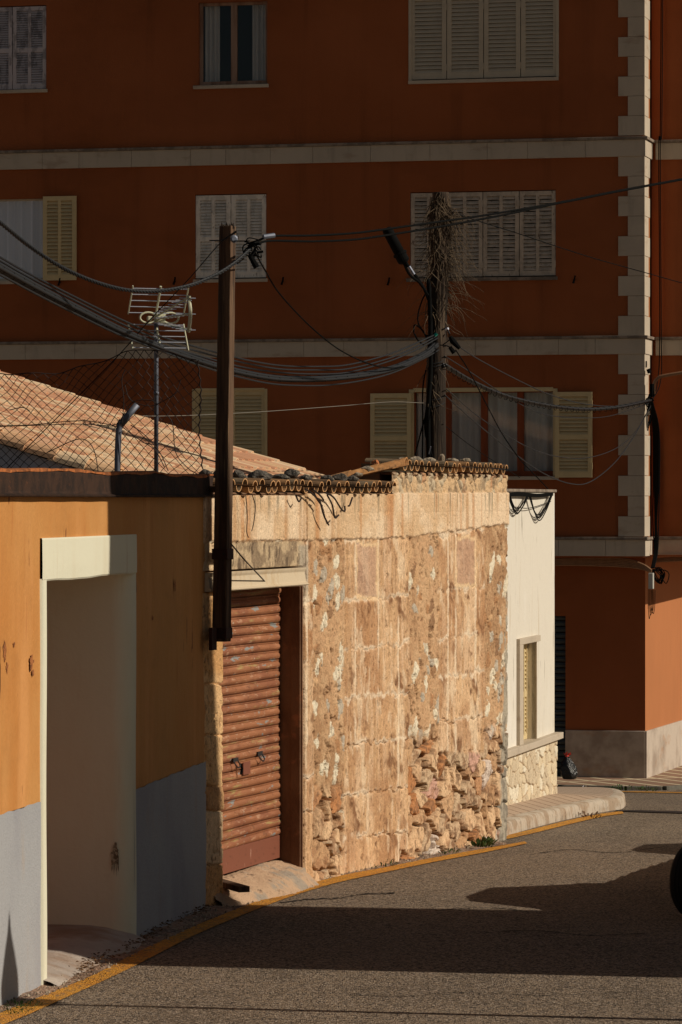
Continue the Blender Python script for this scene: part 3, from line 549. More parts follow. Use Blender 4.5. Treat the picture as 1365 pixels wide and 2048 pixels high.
# ------------------------------------------------------------------ stone garage
sg = thing('stone_garage', fS.pt(5, -2, -.2), 'old sunlit rubble stone garage with peeling rust roller shutter', 'garage')
uL0, uL1 = fS.u(405), fS.u(447); uR0, uR1 = fS.u(610), fS.u(1016); zL = 2.535
zt0 = fS.z(600, 989)
def lerp(px, a, b, ya, yb): return ya+(px-a)/(b-a)*(yb-ya)
def stonefn(U, Zz, px, py):
    w1 = (fb(U*2.2, Zz*2.2, 1)-.5); w2 = (fb(U*9, Zz*9, 2)-.5); w3 = fb(U*30, Zz*30, 4)-.5
    qx = px+w2*5+w1*3; qy = py+w2*14+w1*8
    big = fb(U*1.3, Zz*1.3, 21); strk = fb(U*11, Zz*1.1, 22); fine = fb(U*26, Zz*26, 23)
    # mortar ground of the rubble columns
    c = mixc(C(200, 154, 108), C(174, 130, 88), sm(big, .35, .65)); c = mixc(c, C(206, 166, 118), sm(fine, .55, .75)*.7)
    H = .020*(fb(U*7, Zz*7, 30)-.5)+.020*(fine-.5)
    hol = sm(fb(U*12, Zz*11, 31), .60, .68)*sm(fine, .35, .5); H = H-.035*hol; c = mixc(c, C(110, 76, 50), hol*.55); c = mixc(c, C(214, 172, 124), sm(fb(U*5, Zz*4, 32), .54, .68)*.5)
    # scattered stones set in mortar
    f1, f2, ix, iy = voro(U*4.6+w1*1.5+w2*.6, Zz*6.0+w1*2+w2*.8, 40, .9); e = f2-f1; r = h2(ix, iy, 41); r2 = h2(ix, iy, 42)
    blob = sm(.47-f1+w2*.30+(r-.3)*.3, .0, .07)*sm(e, .04, .12)
    st = blob*(r < .55)
    pc = mixc(C(236, 218, 180), C(192, 176, 148), sm(r2, .30, .34)); pc = mixc(pc, C(212, 166, 116), sm(r2, .50, .54)); pc = mixc(pc, C(180, 128, 82), sm(r2, .62, .70)); pc = mixc(pc, C(150, 110, 74), sm(r2, .88, .92)); pc = mixc(pc, C(120, 86, 58), sm(fb(U*24, Zz*18, 44), .60, .70)*.5)
    H = H+st*(.003+.004*r2+.008*(fb(U*20, Zz*20, 43)-.5)); c = mixc(c, pc, st*.9)
    rim = sm(blob, .02, .3)*(1-sm(blob, .3, .8))*(r < .55); H = H-.020*rim; c = mixc(c, C(130, 92, 58), rim*.6)
    # dressed-stone columns
    def column(c, H, x0, x1, vlines, hl, s):
        mk = sm(qx, x0-1, x0+1.)*(1-sm(qx, x1-1, x1+1.))
        b = mixc(C(222, 180, 134), C(200, 154, 106), sm(strk, .4, .68)); 
        cid = np.zeros(px.shape)
        for v in vlines: cid = cid+(px > v)
        rid = np.zeros(px.shape)
        for q in hl: rid = rid+(py > q+(px-x0)*-.10)
        r = h2(cid, rid, s); r2 = h2(cid, rid, s+3)
        b = mixc(b, C(186, 132, 84), sm(r, .5, .9)*.7); b = mixc(b, C(226, 180, 128), sm(r2, .7, .95)*.6)
        dg = fb(U*5+Zz*9, Zz*2.5-U*3.0, s+6); pat = sm(fb(U*2.1, Zz*2.6, s+8), .46, .66)
        b = mixc(b, C(176, 124, 80), sm(fb(U*2.6+Zz*1.5, Zz*2.6-U*1.5, s+31), .50, .68)*.5); b = mixc(b, C(132, 88, 54), sm(dg, .50, .68)*pat*.9); b = mixc(b, C(232, 186, 132), sm(dg, .3, .45)*0+sm(1-dg, .58, .72)*pat*.6)
        hh = .014*(dg-.5)*(.4+pat)+.008*(strk-.5)+.004*(r-.5)+.012*(fb(U*15, Zz*12, s+30)-.5)
        pit = sm(fb(U*34, Zz*14, s+9), .66, .74); hh = hh-.014*pit; b = mixc(b, C(110, 74, 46), pit*.75); b = mixc(b, C(238, 206, 162), sm(fb(U*7, Zz*3, s+40), .58, .70)*.6); b = mixc(b, C(150, 104, 66), sm(fb(U*20, Zz*7, s+41), .60, .70)*.3)
        for v in vlines:
            j = np.abs(px+w2*2.2-v); jj = (1-sm(j, .9, 2.2))*sm(fb(U*0+v, Zz*1.7, s+33), .30, .48)*(1-sm(py, 1470, 1500)*(v < 790)); b = mixc(b, C(240, 210, 168), jj*.8); hh = hh+jj*.004
            cr = (1-sm(np.abs(px-v-2.2+w2*2), .2, 1.0))*sm(fb(U*.7+v, Zz*1.2, s+11), .56, .62); hh = hh-.03*cr
        for q in hl:
            yy = q+(px-x0)*-.12+w2*26+w1*18; j = np.abs(py-yy); low = q > 1440
            jj = (1-sm(j, 2, 7+w3*6))*sm(fb(U*3, Zz*1+q, s+12), .34, .52); b = mixc(b, C(240, 212, 172), jj*.8)
            cr = (1-sm(np.abs(py-yy-3), .8, 2.4))*(1. if low else .35)*sm(fb(U*1.5, q+Zz*0, s+13), .3, .5); hh = hh-.035*cr
        return mixc(c, b, mk), H*(1-mk)+hh*mk
    c, H = column(c, H, 689, 818, (711, 757, 797), (1078, 1205, 1300, 1398, 1490, 1588, 1676), 100)
    c, H = column(c, H, 878, 970, (896, 912, 951), (1068, 1182, 1275, 1355, 1442), 200)
    c, H = column(c, H, 600, 627, (614,), (1070, 1200, 1330, 1555, 1620), 300)
    # two framed grey-pink panels near the top
    for (xa, xb, ya, yb) in ((716, 754, 1090, 1192), (914, 950, 1078, 1168)):
        d = np.minimum(np.minimum(qx-xa, xb-qx), np.minimum(qy-ya, yb-qy)*.5); inn = sm(d, 0, 1.5); br = sm(d, -4, -2)*(1-inn)
        c = mixc(c, C(236, 196, 144), br*.8); c = mixc(c, C(198, 156, 122)*1.0, inn*.7)
    # loose rubble low down on the right and beside the jamb
    g = np.maximum(sm(qx, 798, 806)*sm(qy, 1498, 1512)*(1-sm(py, 1498, 1500)*(px < 818)*(1-sm(py, 1690, 1720))*0), sm(qx, 966, 974)*sm(qy, 1440, 1480))
    strip = (px > 798)*(px < 817)*(py < 1700); g = g*(1-strip*.999)
    g2 = sm(qx, 626, 631)*(1-sm(qx, 684, 690))*sm(qy, 1560, 1600); g = np.maximum(g, g2)
    g = np.maximum(g, sm(qx, 818, 822)*(1-sm(qx, 874, 880))*sm(qy, 1450, 1500))
    f1, f2, ix, iy = voro(U*2.9+w1*1.1+w2*.4, Zz*4.5+w1*1.2+w2*.5, 60, .98); e = f2-f1; r = h2(ix, iy, 61); r2 = h2(ix, iy, 62); r3 = h2(ix, iy, 63)
    prf = sm(e, .03+.08*r3, .17); cuy = (Zz*4.5-iy-.5); cux = (U*2.9-ix-.5)
    Hg = -.105+(.085+.035*r)*prf+(r2-.5)*.075*cuy*prf+(r3-.5)*.05*cux*prf+.014*(h2(np.floor(U*9+w2*2), np.floor(Zz*13+w2*3), 68)-.5)*prf+.020*(fb(U*12, Zz*16, 64)-.5)+.016*(fb(U*30, Zz*34, 66)-.5)
    k1 = mixc(C(220, 178, 130), C(192, 146, 100), sm(r2, .2, .5)); k1 = mixc(k1, C(206, 172, 130), sm(r2, .5, .6)); k1 = mixc(k1, C(196, 132, 80), sm(r2, .74, .80)); k1 = mixc(k1, C(214, 164, 134), sm(r2, .91, .92)); k1 = mixc(k1, C(230, 208, 180), sm(r2, .96, .97))
    k1 = mixc(k1, C(160, 112, 74), sm(fb(U*9, Zz*9, 65), .52, .7)*.7); k1 = mixc(k1, C(120, 86, 58), sm(fb(U*18, Zz*16, 67), .56, .66)*.7); k1 = mixc(C(96, 66, 44), k1, sm(e, .02, .08))
    c = mixc(c, k1, g); H = H*(1-g)+Hg*g
    # grey cement smeared down the far corner
    gm = sm(qx, lerpv(py, 1180, 1690, 1012, 996), lerpv(py, 1180, 1690, 1014, 1001))*sm(py, 1170, 1200)
    c = mixc(c, mixc(C(176, 160, 132), C(140, 126, 104), sm(fb(U*12, Zz*8, 70), .4, .65)), gm*sm(fb(U*6, Zz*5, 71), .25, .4)); H = H*(1-gm*.6)+gm*(.012*(fb(U*10, Zz*10, 72)-.4))
    # rough uppermost course (right)
    rt = sm(px, 783, 788)*(1-sm(qy, 982, 990)); ff1, ff2, jx, jy = voro(U*6+w1, Zz*6+w2, 80, .9); ee = ff2-ff1; rr = h2(jx, jy, 81)
    rc = mixc(C(210, 172, 124), C(196, 172, 134), sm(rr, .3, .5)); rc = mixc(rc, C(204, 140, 88), sm(rr, .84, .88)*.7); rc = mixc(rc, C(132, 108, 80), sm(fb(U*16, Zz*8, 82), .54, .64)*.7)
    c = mixc(c, rc, rt); H = H*(1-rt)+rt*(-.02+.022*sm(ee, .03, .3)+.03*(fb(U*12, Zz*12, 83)-.5)+.02*(fb(U*30, Zz*30, 84)-.5))
    # concrete ring beam
    bot = np.where(px < 800, lerpv(px, 430, 800, 1084, 1076), lerpv(px, 800, 1012, 1076, 1048)); topb = lerpv(px, 430, 1012, 990, 986)
    bd = sm(py+w2*6, topb-2, topb)*(1-sm(py+w2*9+w3*4, bot-2, bot+1)); sx = fb(U*5.5, Zz*.35, 90); sx2 = fb(U*13, Zz*.9, 91)
    bc = mixc(C(234, 200, 156), C(218, 178, 130), sm(fb(U*2, Zz*3, 92), .4, .65)); bc = mixc(bc, C(186, 134, 84), sm(sx, .58, .78)*.6); bc = mixc(bc, C(130, 112, 84), sm(sx2, .60, .72)*.7*sm(-py, -1060, -990)); bc = mixc(bc, C(196, 126, 66), sm(sx2, .30, .36)*0+sm(fb(U*7, Zz*.3, 93), .66, .74)*.5)
    lined = (1-sm(np.abs(py-lerpv(px, 430, 1012, 1030, 1022)+w2*3), .5, 1.6))*.5
    c = mixc(c, bc, bd); H = H*(1-bd)+bd*(.022+.006*(fb(U*6, Zz*8, 94)-.5)-.006*lined-.012*sm(fb(U*30, Zz*30, 95), .68, .75))
    # rough grey render above the lintel
    lt = (1-sm(qx, 600, 612))*sm(py+w2*6, bot, bot+3)*(py < 1230); lc = mixc(C(196, 166, 124), C(150, 124, 92), sm(fb(U*6, Zz*9, 96), .42, .62)); lc = mixc(lc, C(96, 76, 56), sm(fb(U*22, Zz*8, 97), .58, .66)*.8)
    c = mixc(c, lc, lt*(px > 452)); H = H*(1-lt)+lt*(.004+.014*(fb(U*18, Zz*14, 98)-.5))
    gl = (1-sm(np.abs(px-606+w2*6), 6, 12))*sm(py, 1085, 1095)*(1-sm(py+w2*30, 1170, 1195)); c = mixc(c, C(176, 158, 130), gl*.8); H = H+gl*.012*fb(U*20, Zz*20, 99)
    # dressed jamb blocks on the left
    jm = (px < 449)*(py > 1085); jb = mixc(C(224, 176, 118), C(206, 152, 92), sm(fb(U*3, Zz*2.5, 110), .4, .62)); jh = .012*(fb(U*10, Zz*9, 111)-.5); rid = np.zeros(px.shape)
    for q in (1182, 1368, 1470, 1572, 1622, 1730): rid = rid+(py > q+w2*4)
    jr = h2(rid*0+3, rid, 112); jb = mixc(jb, C(230, 204, 160), (jr > .62)*.55); jb = mixc(jb, C(170, 116, 70), (rid == 4)*.5*1.); jh = jh+np.where(rid == 4, .05*(fb(U*9, Zz*8, 115)-.55), 0)
    for q in (1182, 1368, 1470, 1572, 1622, 1730): cr = 1-sm(np.abs(py-q-w2*5), .8, 2.6); jh = jh-.025*cr*sm(fb(U*5+q, Zz, 113), .3, .5)
    jb = mixc(jb, C(150, 110, 74), sm(fb(U*24, Zz*24, 116), .64, .7)*.7); jh = jh-.02*sm(fb(U*20, Zz*20, 116), .66, .72)
    c = mixc(c, jb, jm); H = np.where(jm, jh, H)
    c = c*(.90+.22*fb(U*40, Zz*40, 120))[..., None]
    return H, c
def lerpv(x, a, b, ya, yb): return ya+np.clip((x-a)/(b-a), 0, 1)*(yb-ya)
ztR = fS.z(900, 946)
relief('rubble_wall', fS, uR0, uR1, -.62, ztR, .016, .0095, stonefn, m_relief, sg, keep=lambda U, Zz, px, py: (px > 784)|(Zz < zt0))
relief('jamb_blocks', fS, uL0, uL1, -.15, zL, .012, .0095, stonefn, m_relief, sg)
relief('ring_beam', fS, uL0, uR0+.002, zL+.165, zt0, .016, .0095, stonefn, m_relief, sg)
mb = MB()
mb.box(fS, uL0, uL1-.005, -.5, -.135, -.3, zL); mb.box(fS, uR0+.005, uR1-.003, -.5, -.135, -.7, zt0-.03); mb.box(fS, fS.u(786), uR1-.003, -.5, -.136, zt0-.1, ztR-.02); mb.box(fS, uL0, uR0, -.5, -.134, zL+.17, zt0-.03)
mb.box(fS, uL0, uR1-.01, -3.5, -3.3, -.7, 3.4); mb.box(fS, uR1-.3, uR1-.012, -3.3, -.4, -.7, 3.4); mb.box(fS, uL0, uL0+.3, -3.3, -.4, -.3, 3.3)
mb.build('masonry_core', m_jamb, sg)
mb = MB()
mb.box(fS, uR0-.012, uR0+.012, -.5, -.02, -.3, zL-.01); mb.box(fS, uR0-.03, uR0-.010, -.12, -.035, -.3, zL-.012); mb.box(fS, uL0, uR0, -.5, -.135, zL+.02, zL+.17)
mb.build('door_reveal', m_jamb, sg, bevel=.004)
mb = MB(); z = zL
mb.prof(fS, uL0+.1, fS.u(606), [(-.14, z+.005), (.055, z), (.065, z+.012), (.035, z+.03), (.02, z+.12), (.03, z+.14), (.035, z+.158), (-.14, z+.16)]); mb.build('lintel', m_lintel, sg, bevel=.004)
# roller shutter: convex slats
osh = -.235; us0, us1 = fS.u(436), fS.u(563.5, osh); zbt = .075; ztp = zL+.02
rs = MB(); pitch = .0835; z = zbt+.205; pr = [(osh, ztp)]; prof = []
while z < ztp:
    for (o, f) in ((-.004, 0), (.002, .03), (.010, .14), (.016, .30), (.015, .48), (.008, .64), (.001, .74), (.006, .82), (.008, .93), (-.016, .945), (-.016, .99)): prof.append((osh+o, z+f*pitch))
    z += pitch
n = len(prof); S = 24; vs = []
for i in range(S+1):
    t = i/S; u = us0+(us1-us0)*t
    for o, zz in prof: vs.append(fS.pt(u, o+.004*math.sin(t*7+zz*3), zz+.003*math.sin(t*5+zz*9)))
rs.add(vs, [(i*n+j, (i+1)*n+j, (i+1)*n+j+1, i*n+j+1) for i in range(S) for j in range(n-1)])
rsh = rs.build('roller_shutter', m_shut_roll, sg, smooth=False, recalc=False)
mb = MB(); mb.box(fS, us0, us1, osh-.02, osh+.012, zbt, zbt+.205); mb.build('bottom_rail', m_rail, rsh, bevel=.004)
mb = MB(); mb.box(fS, us1+.004, us1+.03, osh-.05, osh+.04, .0, zL); mb.build('guide_rail', m_iron, sg)
mb = MB(); mb.box(fS, us0, us1+.03, osh-.2, osh-.18, 0, zL+.1); mb.build('black_backing', m_dark, sg)
for (px, py) in ((465, 1526), (514, 1513)):
    u, zz = fS.hit(px, py, osh); mb = MB(); c = osh+.03
    mb.box(fS, u-.07, u+.07, c-.01, c+.004, zz+.012, zz+.045)
    mb.tube(cat([fS.pt(u-.06, c, zz+.02), fS.pt(u-.05, c+.025, zz-.02), fS.pt(u, c+.03, zz-.04), fS.pt(u+.05, c+.025, zz-.02), fS.pt(u+.06, c, zz+.02)], 4), .006, 6); mb.build('handle', m_iron, rsh)
u, zz = fS.hit(487, 1536, osh); mb = MB(); mb.box(fS, u-.10, u+.10, osh+.025, osh+.034, zz-.055, zz+.055); mb.build('lock_plate', m_rail, rsh)
mb = MB(); mb.tube([fS.pt(u-.24, osh+.05, zz+.05), fS.pt(u-.20, osh+.055, zz+.01), fS.pt(u-.22, osh+.05, zz-.04)], .012, 6); mb.build('latch', m_black, rsh)
# clay tiles
def tile(mb, p, a, s, w, L, r0, r1, cover, th=.014, k=8, rim=None, flat=.92):
    vs = []
    for (q, r) in ((0, r0), (L, r1)):
        for rr in (r, r-th):
            for i in range(k+1):
                t = math.pi*i/k; x = -rr*math.cos(t); h = rr*math.sin(t)*flat; h = h if cover else -h
                vs.append(p+a*q+s*x+w*h)
    m_ = k+1; f = []; fr_ = []
    for i in range(k):
        f += [(i, i+1, 2*m_+i+1, 2*m_+i), (m_+i, 3*m_+i, 3*m_+i+1, m_+i+1), (2*m_+i, 2*m_+i+1, 3*m_+i+1, 3*m_+i)]; fr_.append((i, m_+i, m_+i+1, i+1))
    f += [(0, 2*m_, 3*m_, m_), (k, m_+k, 3*m_+k, 2*m_+k)]
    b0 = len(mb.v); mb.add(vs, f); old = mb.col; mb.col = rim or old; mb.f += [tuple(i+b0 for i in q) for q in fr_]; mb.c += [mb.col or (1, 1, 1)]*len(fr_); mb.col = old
def eave(name, px0, px1, z, per, rows, slope, out, parent, dz=0):
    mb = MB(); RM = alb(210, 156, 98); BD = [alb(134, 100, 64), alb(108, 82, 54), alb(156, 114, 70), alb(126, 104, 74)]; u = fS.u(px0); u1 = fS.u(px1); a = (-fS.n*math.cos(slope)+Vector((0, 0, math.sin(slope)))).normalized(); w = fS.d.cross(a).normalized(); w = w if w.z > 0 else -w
    i = 0
    while u < u1:
        for r in range(rows):
            jo = random.uniform(-.012, .008)+.03*math.sin(u*1.7); jz = random.uniform(-.010, .010); ya = random.uniform(-.05, .05)
            base = fS.pt(u, out+jo, z+jz+dz*(u-fS.u(px0)))+a*(r*.34)
            aa = (a+fS.d*ya).normalized()
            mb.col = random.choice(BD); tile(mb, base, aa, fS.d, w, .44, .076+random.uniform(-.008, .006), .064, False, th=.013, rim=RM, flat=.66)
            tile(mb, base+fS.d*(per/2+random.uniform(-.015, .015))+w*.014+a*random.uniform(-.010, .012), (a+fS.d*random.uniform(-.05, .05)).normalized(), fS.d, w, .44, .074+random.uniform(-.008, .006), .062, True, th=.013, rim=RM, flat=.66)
        u += per*random.uniform(.95, 1.05); i += 1
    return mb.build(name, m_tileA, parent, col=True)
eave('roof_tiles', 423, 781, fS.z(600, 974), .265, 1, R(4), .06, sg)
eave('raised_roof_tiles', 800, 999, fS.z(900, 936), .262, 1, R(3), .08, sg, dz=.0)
mb = MB(); zl = fS.z(600, 989); mb.hexa([fS.pt(uL0, .0, zl), fS.pt(fS.u(786), .0, zl), fS.pt(uL0, -1.5, zl), fS.pt(fS.u(786), -1.5, zl), fS.pt(uL0, -.02, zl+.015), fS.pt(fS.u(786), -.02, zl+.015), fS.pt(uL0, -1.5, zl+.10), fS.pt(fS.u(786), -1.5, zl+.10)])
zr = ztR; a0, a1 = fS.u(788), uR1-.05
mb.hexa([fS.pt(a0, .0, zr-.03), fS.pt(a1, .0, zr-.03), fS.pt(a0+.15, -.5, zr-.03), fS.pt(a1, -.5, zr-.03), fS.pt(a0, -.02, zr), fS.pt(a1, -.02, zr), fS.pt(a0+.15, -.5, zr+.01), fS.pt(a1, -.5, zr+.01)])
mb.build('roof_bed', m_jamb, sg)
# sloping edge of the raised roof, running left off its corner
mb = MB(); pA = fS.pt(fS.u(794), .10, fS.z(794, 930)); pB_ = P(702, 956, (fS.pt(fS.u(702), 0, 0)).y+1.2)
sdir = (pB_-pA); 
for t0 in (0, .32, .64, .96, 1.28): 
    L_ = sdir.length
    if t0 < L_: tile(mb, pA+sdir.normalized()*t0+Vector((0, 0, -.0)), sdir.normalized(), fS.d, Vector((0, 0, 1)), .42, .085, .075, True)
mb.build('verge_tiles', m_tile, sg)

# ------------------------------------------------------------------ rocks, one by one
rock_src = {}
def rock(px, py, wpx, hpx, D, mat, label, group, seed):
    rnd = random.Random(seed); import bmesh
    bm = bmesh.new(); bmesh.ops.create_icosphere(bm, subdivisions=3, radius=1)
    s = F/D; wx, hz = wpx/2/s, hpx/2/s; wy = wx*rnd.uniform(.8, 1.1)
    off = Vector((rnd.random()*50, rnd.random()*50, rnd.random()*50)); from mathutils import noise as no
    pl = [(Vector((rnd.uniform(-1, 1), rnd.uniform(-1, 1), rnd.uniform(-1, 1))).normalized(), rnd.uniform(.55, .85)) for _ in range(9)]
    for v in bm.verts:
        c = v.co.copy()
        for (nn, h) in pl:
            d = c.dot(nn)
            if d > h: c -= nn*(d-h)*.85
        c *= 1+.16*no.noise(c*2.2+off)+.07*no.noise(c*6+off); v.co = Vector((c.x*wx*1.12, c.y*wy, c.z*hz*1.12))
    me = bpy.data.meshes.new('rock'); bm.to_mesh(me); bm.free(); me.materials.append(mat)
    o = bpy.data.objects.new('rock', me); o.location = P(px, py, D); link(o); o.rotation_euler = (0, 0, rnd.uniform(-.3, .3)); tag(o, label, 'rock', group)
gA = 'rocks weighing down the garage roof tiles'; gB = 'rubble lumps on the raised roof'
def DS(px, back=.35): return fS.pt(fS.u(px), 0, 0).y+back
for i, (px, py, w, h, lab) in enumerate([
    (413, 948, 26, 18, 'dark rock on the roof beside the rusty wall cap, left of the wooden pole'), (436, 953, 20, 22, 'small dark rock on the tiles just left of the wooden pole'),
    (476, 953, 28, 24, 'greenish dark rock on the tiles just right of the wooden pole'), (489, 957, 12, 14, 'tiny dark rock between the pole rock and the biggest rock'),
    (519, 951, 52, 24, 'biggest dark rock on the left roof, broad and humped'), (561, 956, 34, 16, 'low dark rock right of the biggest rock'),
    (583, 949, 36, 22, 'tall black rock, second right of the biggest rock'), (612, 957, 24, 14, 'flat mottled rock right of the tall black rock'),
    (636, 962, 14, 9, 'small pale chip among the dark roof rocks'), (655, 959, 26, 16, 'dark rock at the foot of the pink roof corner'),
    (681, 955, 30, 17, 'mottled grey rock left of the raised roof edge'), (707, 958, 24, 13, 'low grey rock touching the raised roof edge'), (597, 963, 22, 9, 'thin dark slab wedged under the tall black rock')]):
    rock(px, py, w, h, DS(px), m_rockl if i == 8 else m_rock, lab, gA, 100+i)
for i, (px, py, w, h, mt, lab, bk) in enumerate([
    (732, 940, 36, 15, m_rockl, 'flat grey slab at the low left end of the raised roof', .8), (752, 927, 16, 16, m_rocko, 'orange broken lump on the raised roof slope', .8), (773, 933, 24, 10, m_rockl, 'thin pale slab right of the orange lump', .7),
    (806, 923, 30, 16, m_rockl, 'pale lump on the corner of the raised tiles', .5), (833, 921, 26, 17, m_rockl, 'rounded pale lump left of the vine pole foot', .5), (860, 921, 24, 13, m_rockl, 'low pale lump at the left foot of the vine pole', .5),
    (884, 919, 14, 20, m_rockl, 'upright grey shard before the vine pole', .45), (905, 921, 26, 11, m_rockl, 'flat pale lump right of the vine pole', .5), (930, 921, 22, 10, m_rockl, 'pale lump on the raised tiles below the curtained window', .5), (716, 950, 20, 10, m_rockl, 'small grey lump at the lowest tip of the raised roof', .9)]):
    rock(px, py, w, h, DS(px, bk), mt, lab, gB, 200+i)

# ------------------------------------------------------------------ orange house with the deep doorway
oh = thing('orange_house', fO.pt(-3, -2, 0), 'orange plastered house wall with grey dado, cream doorway and rusty cap', 'house')
u0, u1 = fO.u(-260), fO.u(417); ud0_, ud1_ = fO.u(94.5, .006), fO.u(262); us0_, us1_ = fO.u(84.5, .006), fO.u(270); zli = 2.743; zst = 3.04
def orangefn(U, Zz, px, py):
    dz = np.where(U < us0_, 1.247, lerpv(U, us0_, u1, 1.10, 1.13)); H = .05*(fb(U*.8, Zz*.5, 300)-.5)*.5+.012*(fb(U*5, Zz*4, 301)-.5)+.010*np.where(Zz < dz, 1, 0)*0
    # cracks and a few blisters
    H = H-.006*sm(fb(U*6, Zz*2.5, 302), .68, .72)
    cc = np.zeros(px.shape+(3,)); return H, cc
def opanel(name, a, b, c, d, mat, off=0.):
    S = max(2, int((b-a)/.05)); T = max(2, int((d(a)-c)/.05) if callable(d) else int((d-c)/.05)); mb = MB(); vs = []
    for j in range(T+1):
        for i in range(S+1):
            u = a+(b-a)*i/S; zt_ = d(u) if callable(d) else d; zc = c(u) if callable(c) else c; z = zc+(zt_-zc)*j/T
            h = off+.018*math.sin(u*1.3+z*.7)*math.sin(z*1.9)+.004*math.sin(u*7+z*5)
            vs.append(fO.pt(u, h, z))
    mb.add(vs, [(j*(S+1)+i, j*(S+1)+i+1, (j+1)*(S+1)+i+1, (j+1)*(S+1)+i) for j in range(T) for i in range(S)]); return mb.build(name, mat, oh, smooth=True, recalc=False)
dL = lambda u: 1.247; dR = lambda u: 1.10+.03*(u-us1_)/(u1-us1_)
def op2(name, a, b, c, d, mat, off=0.):
    S = max(2, int((b-a)/.05)); T = 40; mb = MB(); vs = []
    for j in range(T+1):
        for i in range(S+1):
            u = a+(b-a)*i/S; z = c(u)+(d(u)-c(u))*j/T
            # the free end swells and narrows a little like hand-laid render
            uu = u+(.05*math.sin(z*2.2)+.03*math.sin(z*5+1)+.05*(z-1.5)*.4)*max(0, (u-(u1-.4))/.4)
            h = off-.006+.005*math.sin(u*1.3+z*.7)*math.sin(z*1.9)+.002*math.sin(u*7+z*5)-.05*max(0, (u-(u1-.12))/.12)**2
            vs.append(fO.pt(uu, h, z))
    mb.add(vs, [(j*(S+1)+i, j*(S+1)+i+1, (j+1)*(S+1)+i+1, (j+1)*(S+1)+i) for j in range(T) for i in range(S)]); return mb.build(name, mat, oh, smooth=True, recalc=False)
cst = lambda v: (lambda u: v)
op2('orange_wall', u0, us0_+.02, dL, cst(3.33), m_orange); op2('orange_wall', us1_-.02, u1, dR, cst(3.33), m_orange); op2('orange_wall', us0_+.02, us1_-.02, cst(zst-.02), cst(3.33), m_orange)
op2('grey_dado', u0, us0_+.02, cst(-.2), lambda u: dL(u)+.002+.004*math.sin(u*9)+.003*math.sin(u*23), m_dado, .006); op2('grey_dado', us1_-.02, u1, cst(-.25), lambda u: dR(u)+.002+.004*math.sin(u*8)+.003*math.sin(u*21), m_dado, .006)
mb = MB(); mb.box(fO, u0, us0_-.05, -.4, -.1, -.3, 3.3); mb.box(fO, us1_+.05, u1-.08, -.4, -.1, -.3, 3.3); mb.box(fO, us0_-.05, us1_+.05, -.4, -.1, zst-.05, 3.3); mb.box(fO, u0, u1-.1, -4.5, -.1, 3.2, 3.32); mb.box(fO, u0, u1-.1, -4.6, -4.4, -.3, 3.2); mb.box(fO, u1-.12, u1-.02, -4.6, -.12, -.3, 3.3); mb.box(fO, u0, u0+.2, -4.6, -.3, -.3, 3.3); mb.build('masonry_core', m_orange, oh)
# cream surround: jambs turning with a soft round corner into the passage
def sweep(name, plan, z0, z1, mat, T=30, wob=.0):
    mb = MB(); n = len(plan); vs = []
    for j in range(T+1):
        z = z0+(z1-z0)*j/T
        for k, (u, o) in enumerate(plan): vs.append(fO.pt(u+wob*math.sin(z*2.3), o+wob*.5*math.sin(z*3.1+1), z))
    mb.add(vs, [(j*n+i, j*n+i+1, (j+1)*n+i+1, (j+1)*n+i) for j in range(T) for i in range(n-1)]); return mb.build(name, mat, oh, smooth=True, recalc=False)
rr = .16; arc = [(ud1_+.10-rr*math.sin(t)*1.0 if False else ud1_+rr-rr*math.sin(t), .005-rr+rr*math.cos(t)) for t in [math.pi/2*i/10 for i in range(11)]]
planR = [(us1_+.03, .004)]+arc+[(ud1_, -.4), (ud1_-.01, -.7), (ud1_-.02, -1.4)]
sweep('door_jamb', planR, -.1, zli+.02, m_cream, wob=.006)
planL = [(ud0_, -1.4), (ud0_, -.5), (ud0_, 0), (ud0_-.002, .004), (ud0_-.01, .006), (us0_, .006), (us0_, -.05)]
sweep('door_jamb', planL, -.1, zli+.02, m_cream, wob=.006)
mb = MB(); S = 30; vs = []
for i in range(S+1):
    u = us0_+(us1_+.03-us0_)*i/S; zb2 = zli+.004*math.sin(u*3)+.001*math.sin(u*9)
    for (o, z) in ((-1.4, zb2), (.0, zb2), (.009, zb2+.012), (.011, zb2+.1), (.011, zst-.012), (.008, zst), (-.05, zst)): vs.append(fO.pt(u, o+.003*math.sin(u*4+z*5), z))
mb.add(vs, [(i*7+j, (i+1)*7+j, (i+1)*7+j+1, i*7+j+1) for i in range(S) for j in range(6)]); mb.build('door_lintel', m_cream, oh, smooth=False, recalc=False)
mb = MB(); mb.box(fO, ud0_-.02, ud1_+.02, -1.45, -1.38, 0, zli+.1); mb.build('inner_door', m_brown, oh)
fl = MB(); vs = []; S = 14; T = 14
for i in range(S+1):
    for j in range(T+1):
        u = ud0_-.12+(ud1_+.22-ud0_)*i/S; o = .30-1.7*j/T*1.0; t = max(0, min(1, (.30-o)/.6)); z = -.03+.11*(t*t*(3-2*t))+.008*math.sin(u*3+o*4)-max(0, o-.12)*.5-.15*max(0, (o-.0))*(i/S)**4
        vs.append(fO.pt(u, o, z))
fl.add(vs, [(i*(T+1)+j, i*(T+1)+j+1, (i+1)*(T+1)+j+1, (i+1)*(T+1)+j) for i in range(S) for j in range(T)]); tag(fl.build('doorway_ramp', m_concrete, smooth=True, recalc=False), kind='structure')
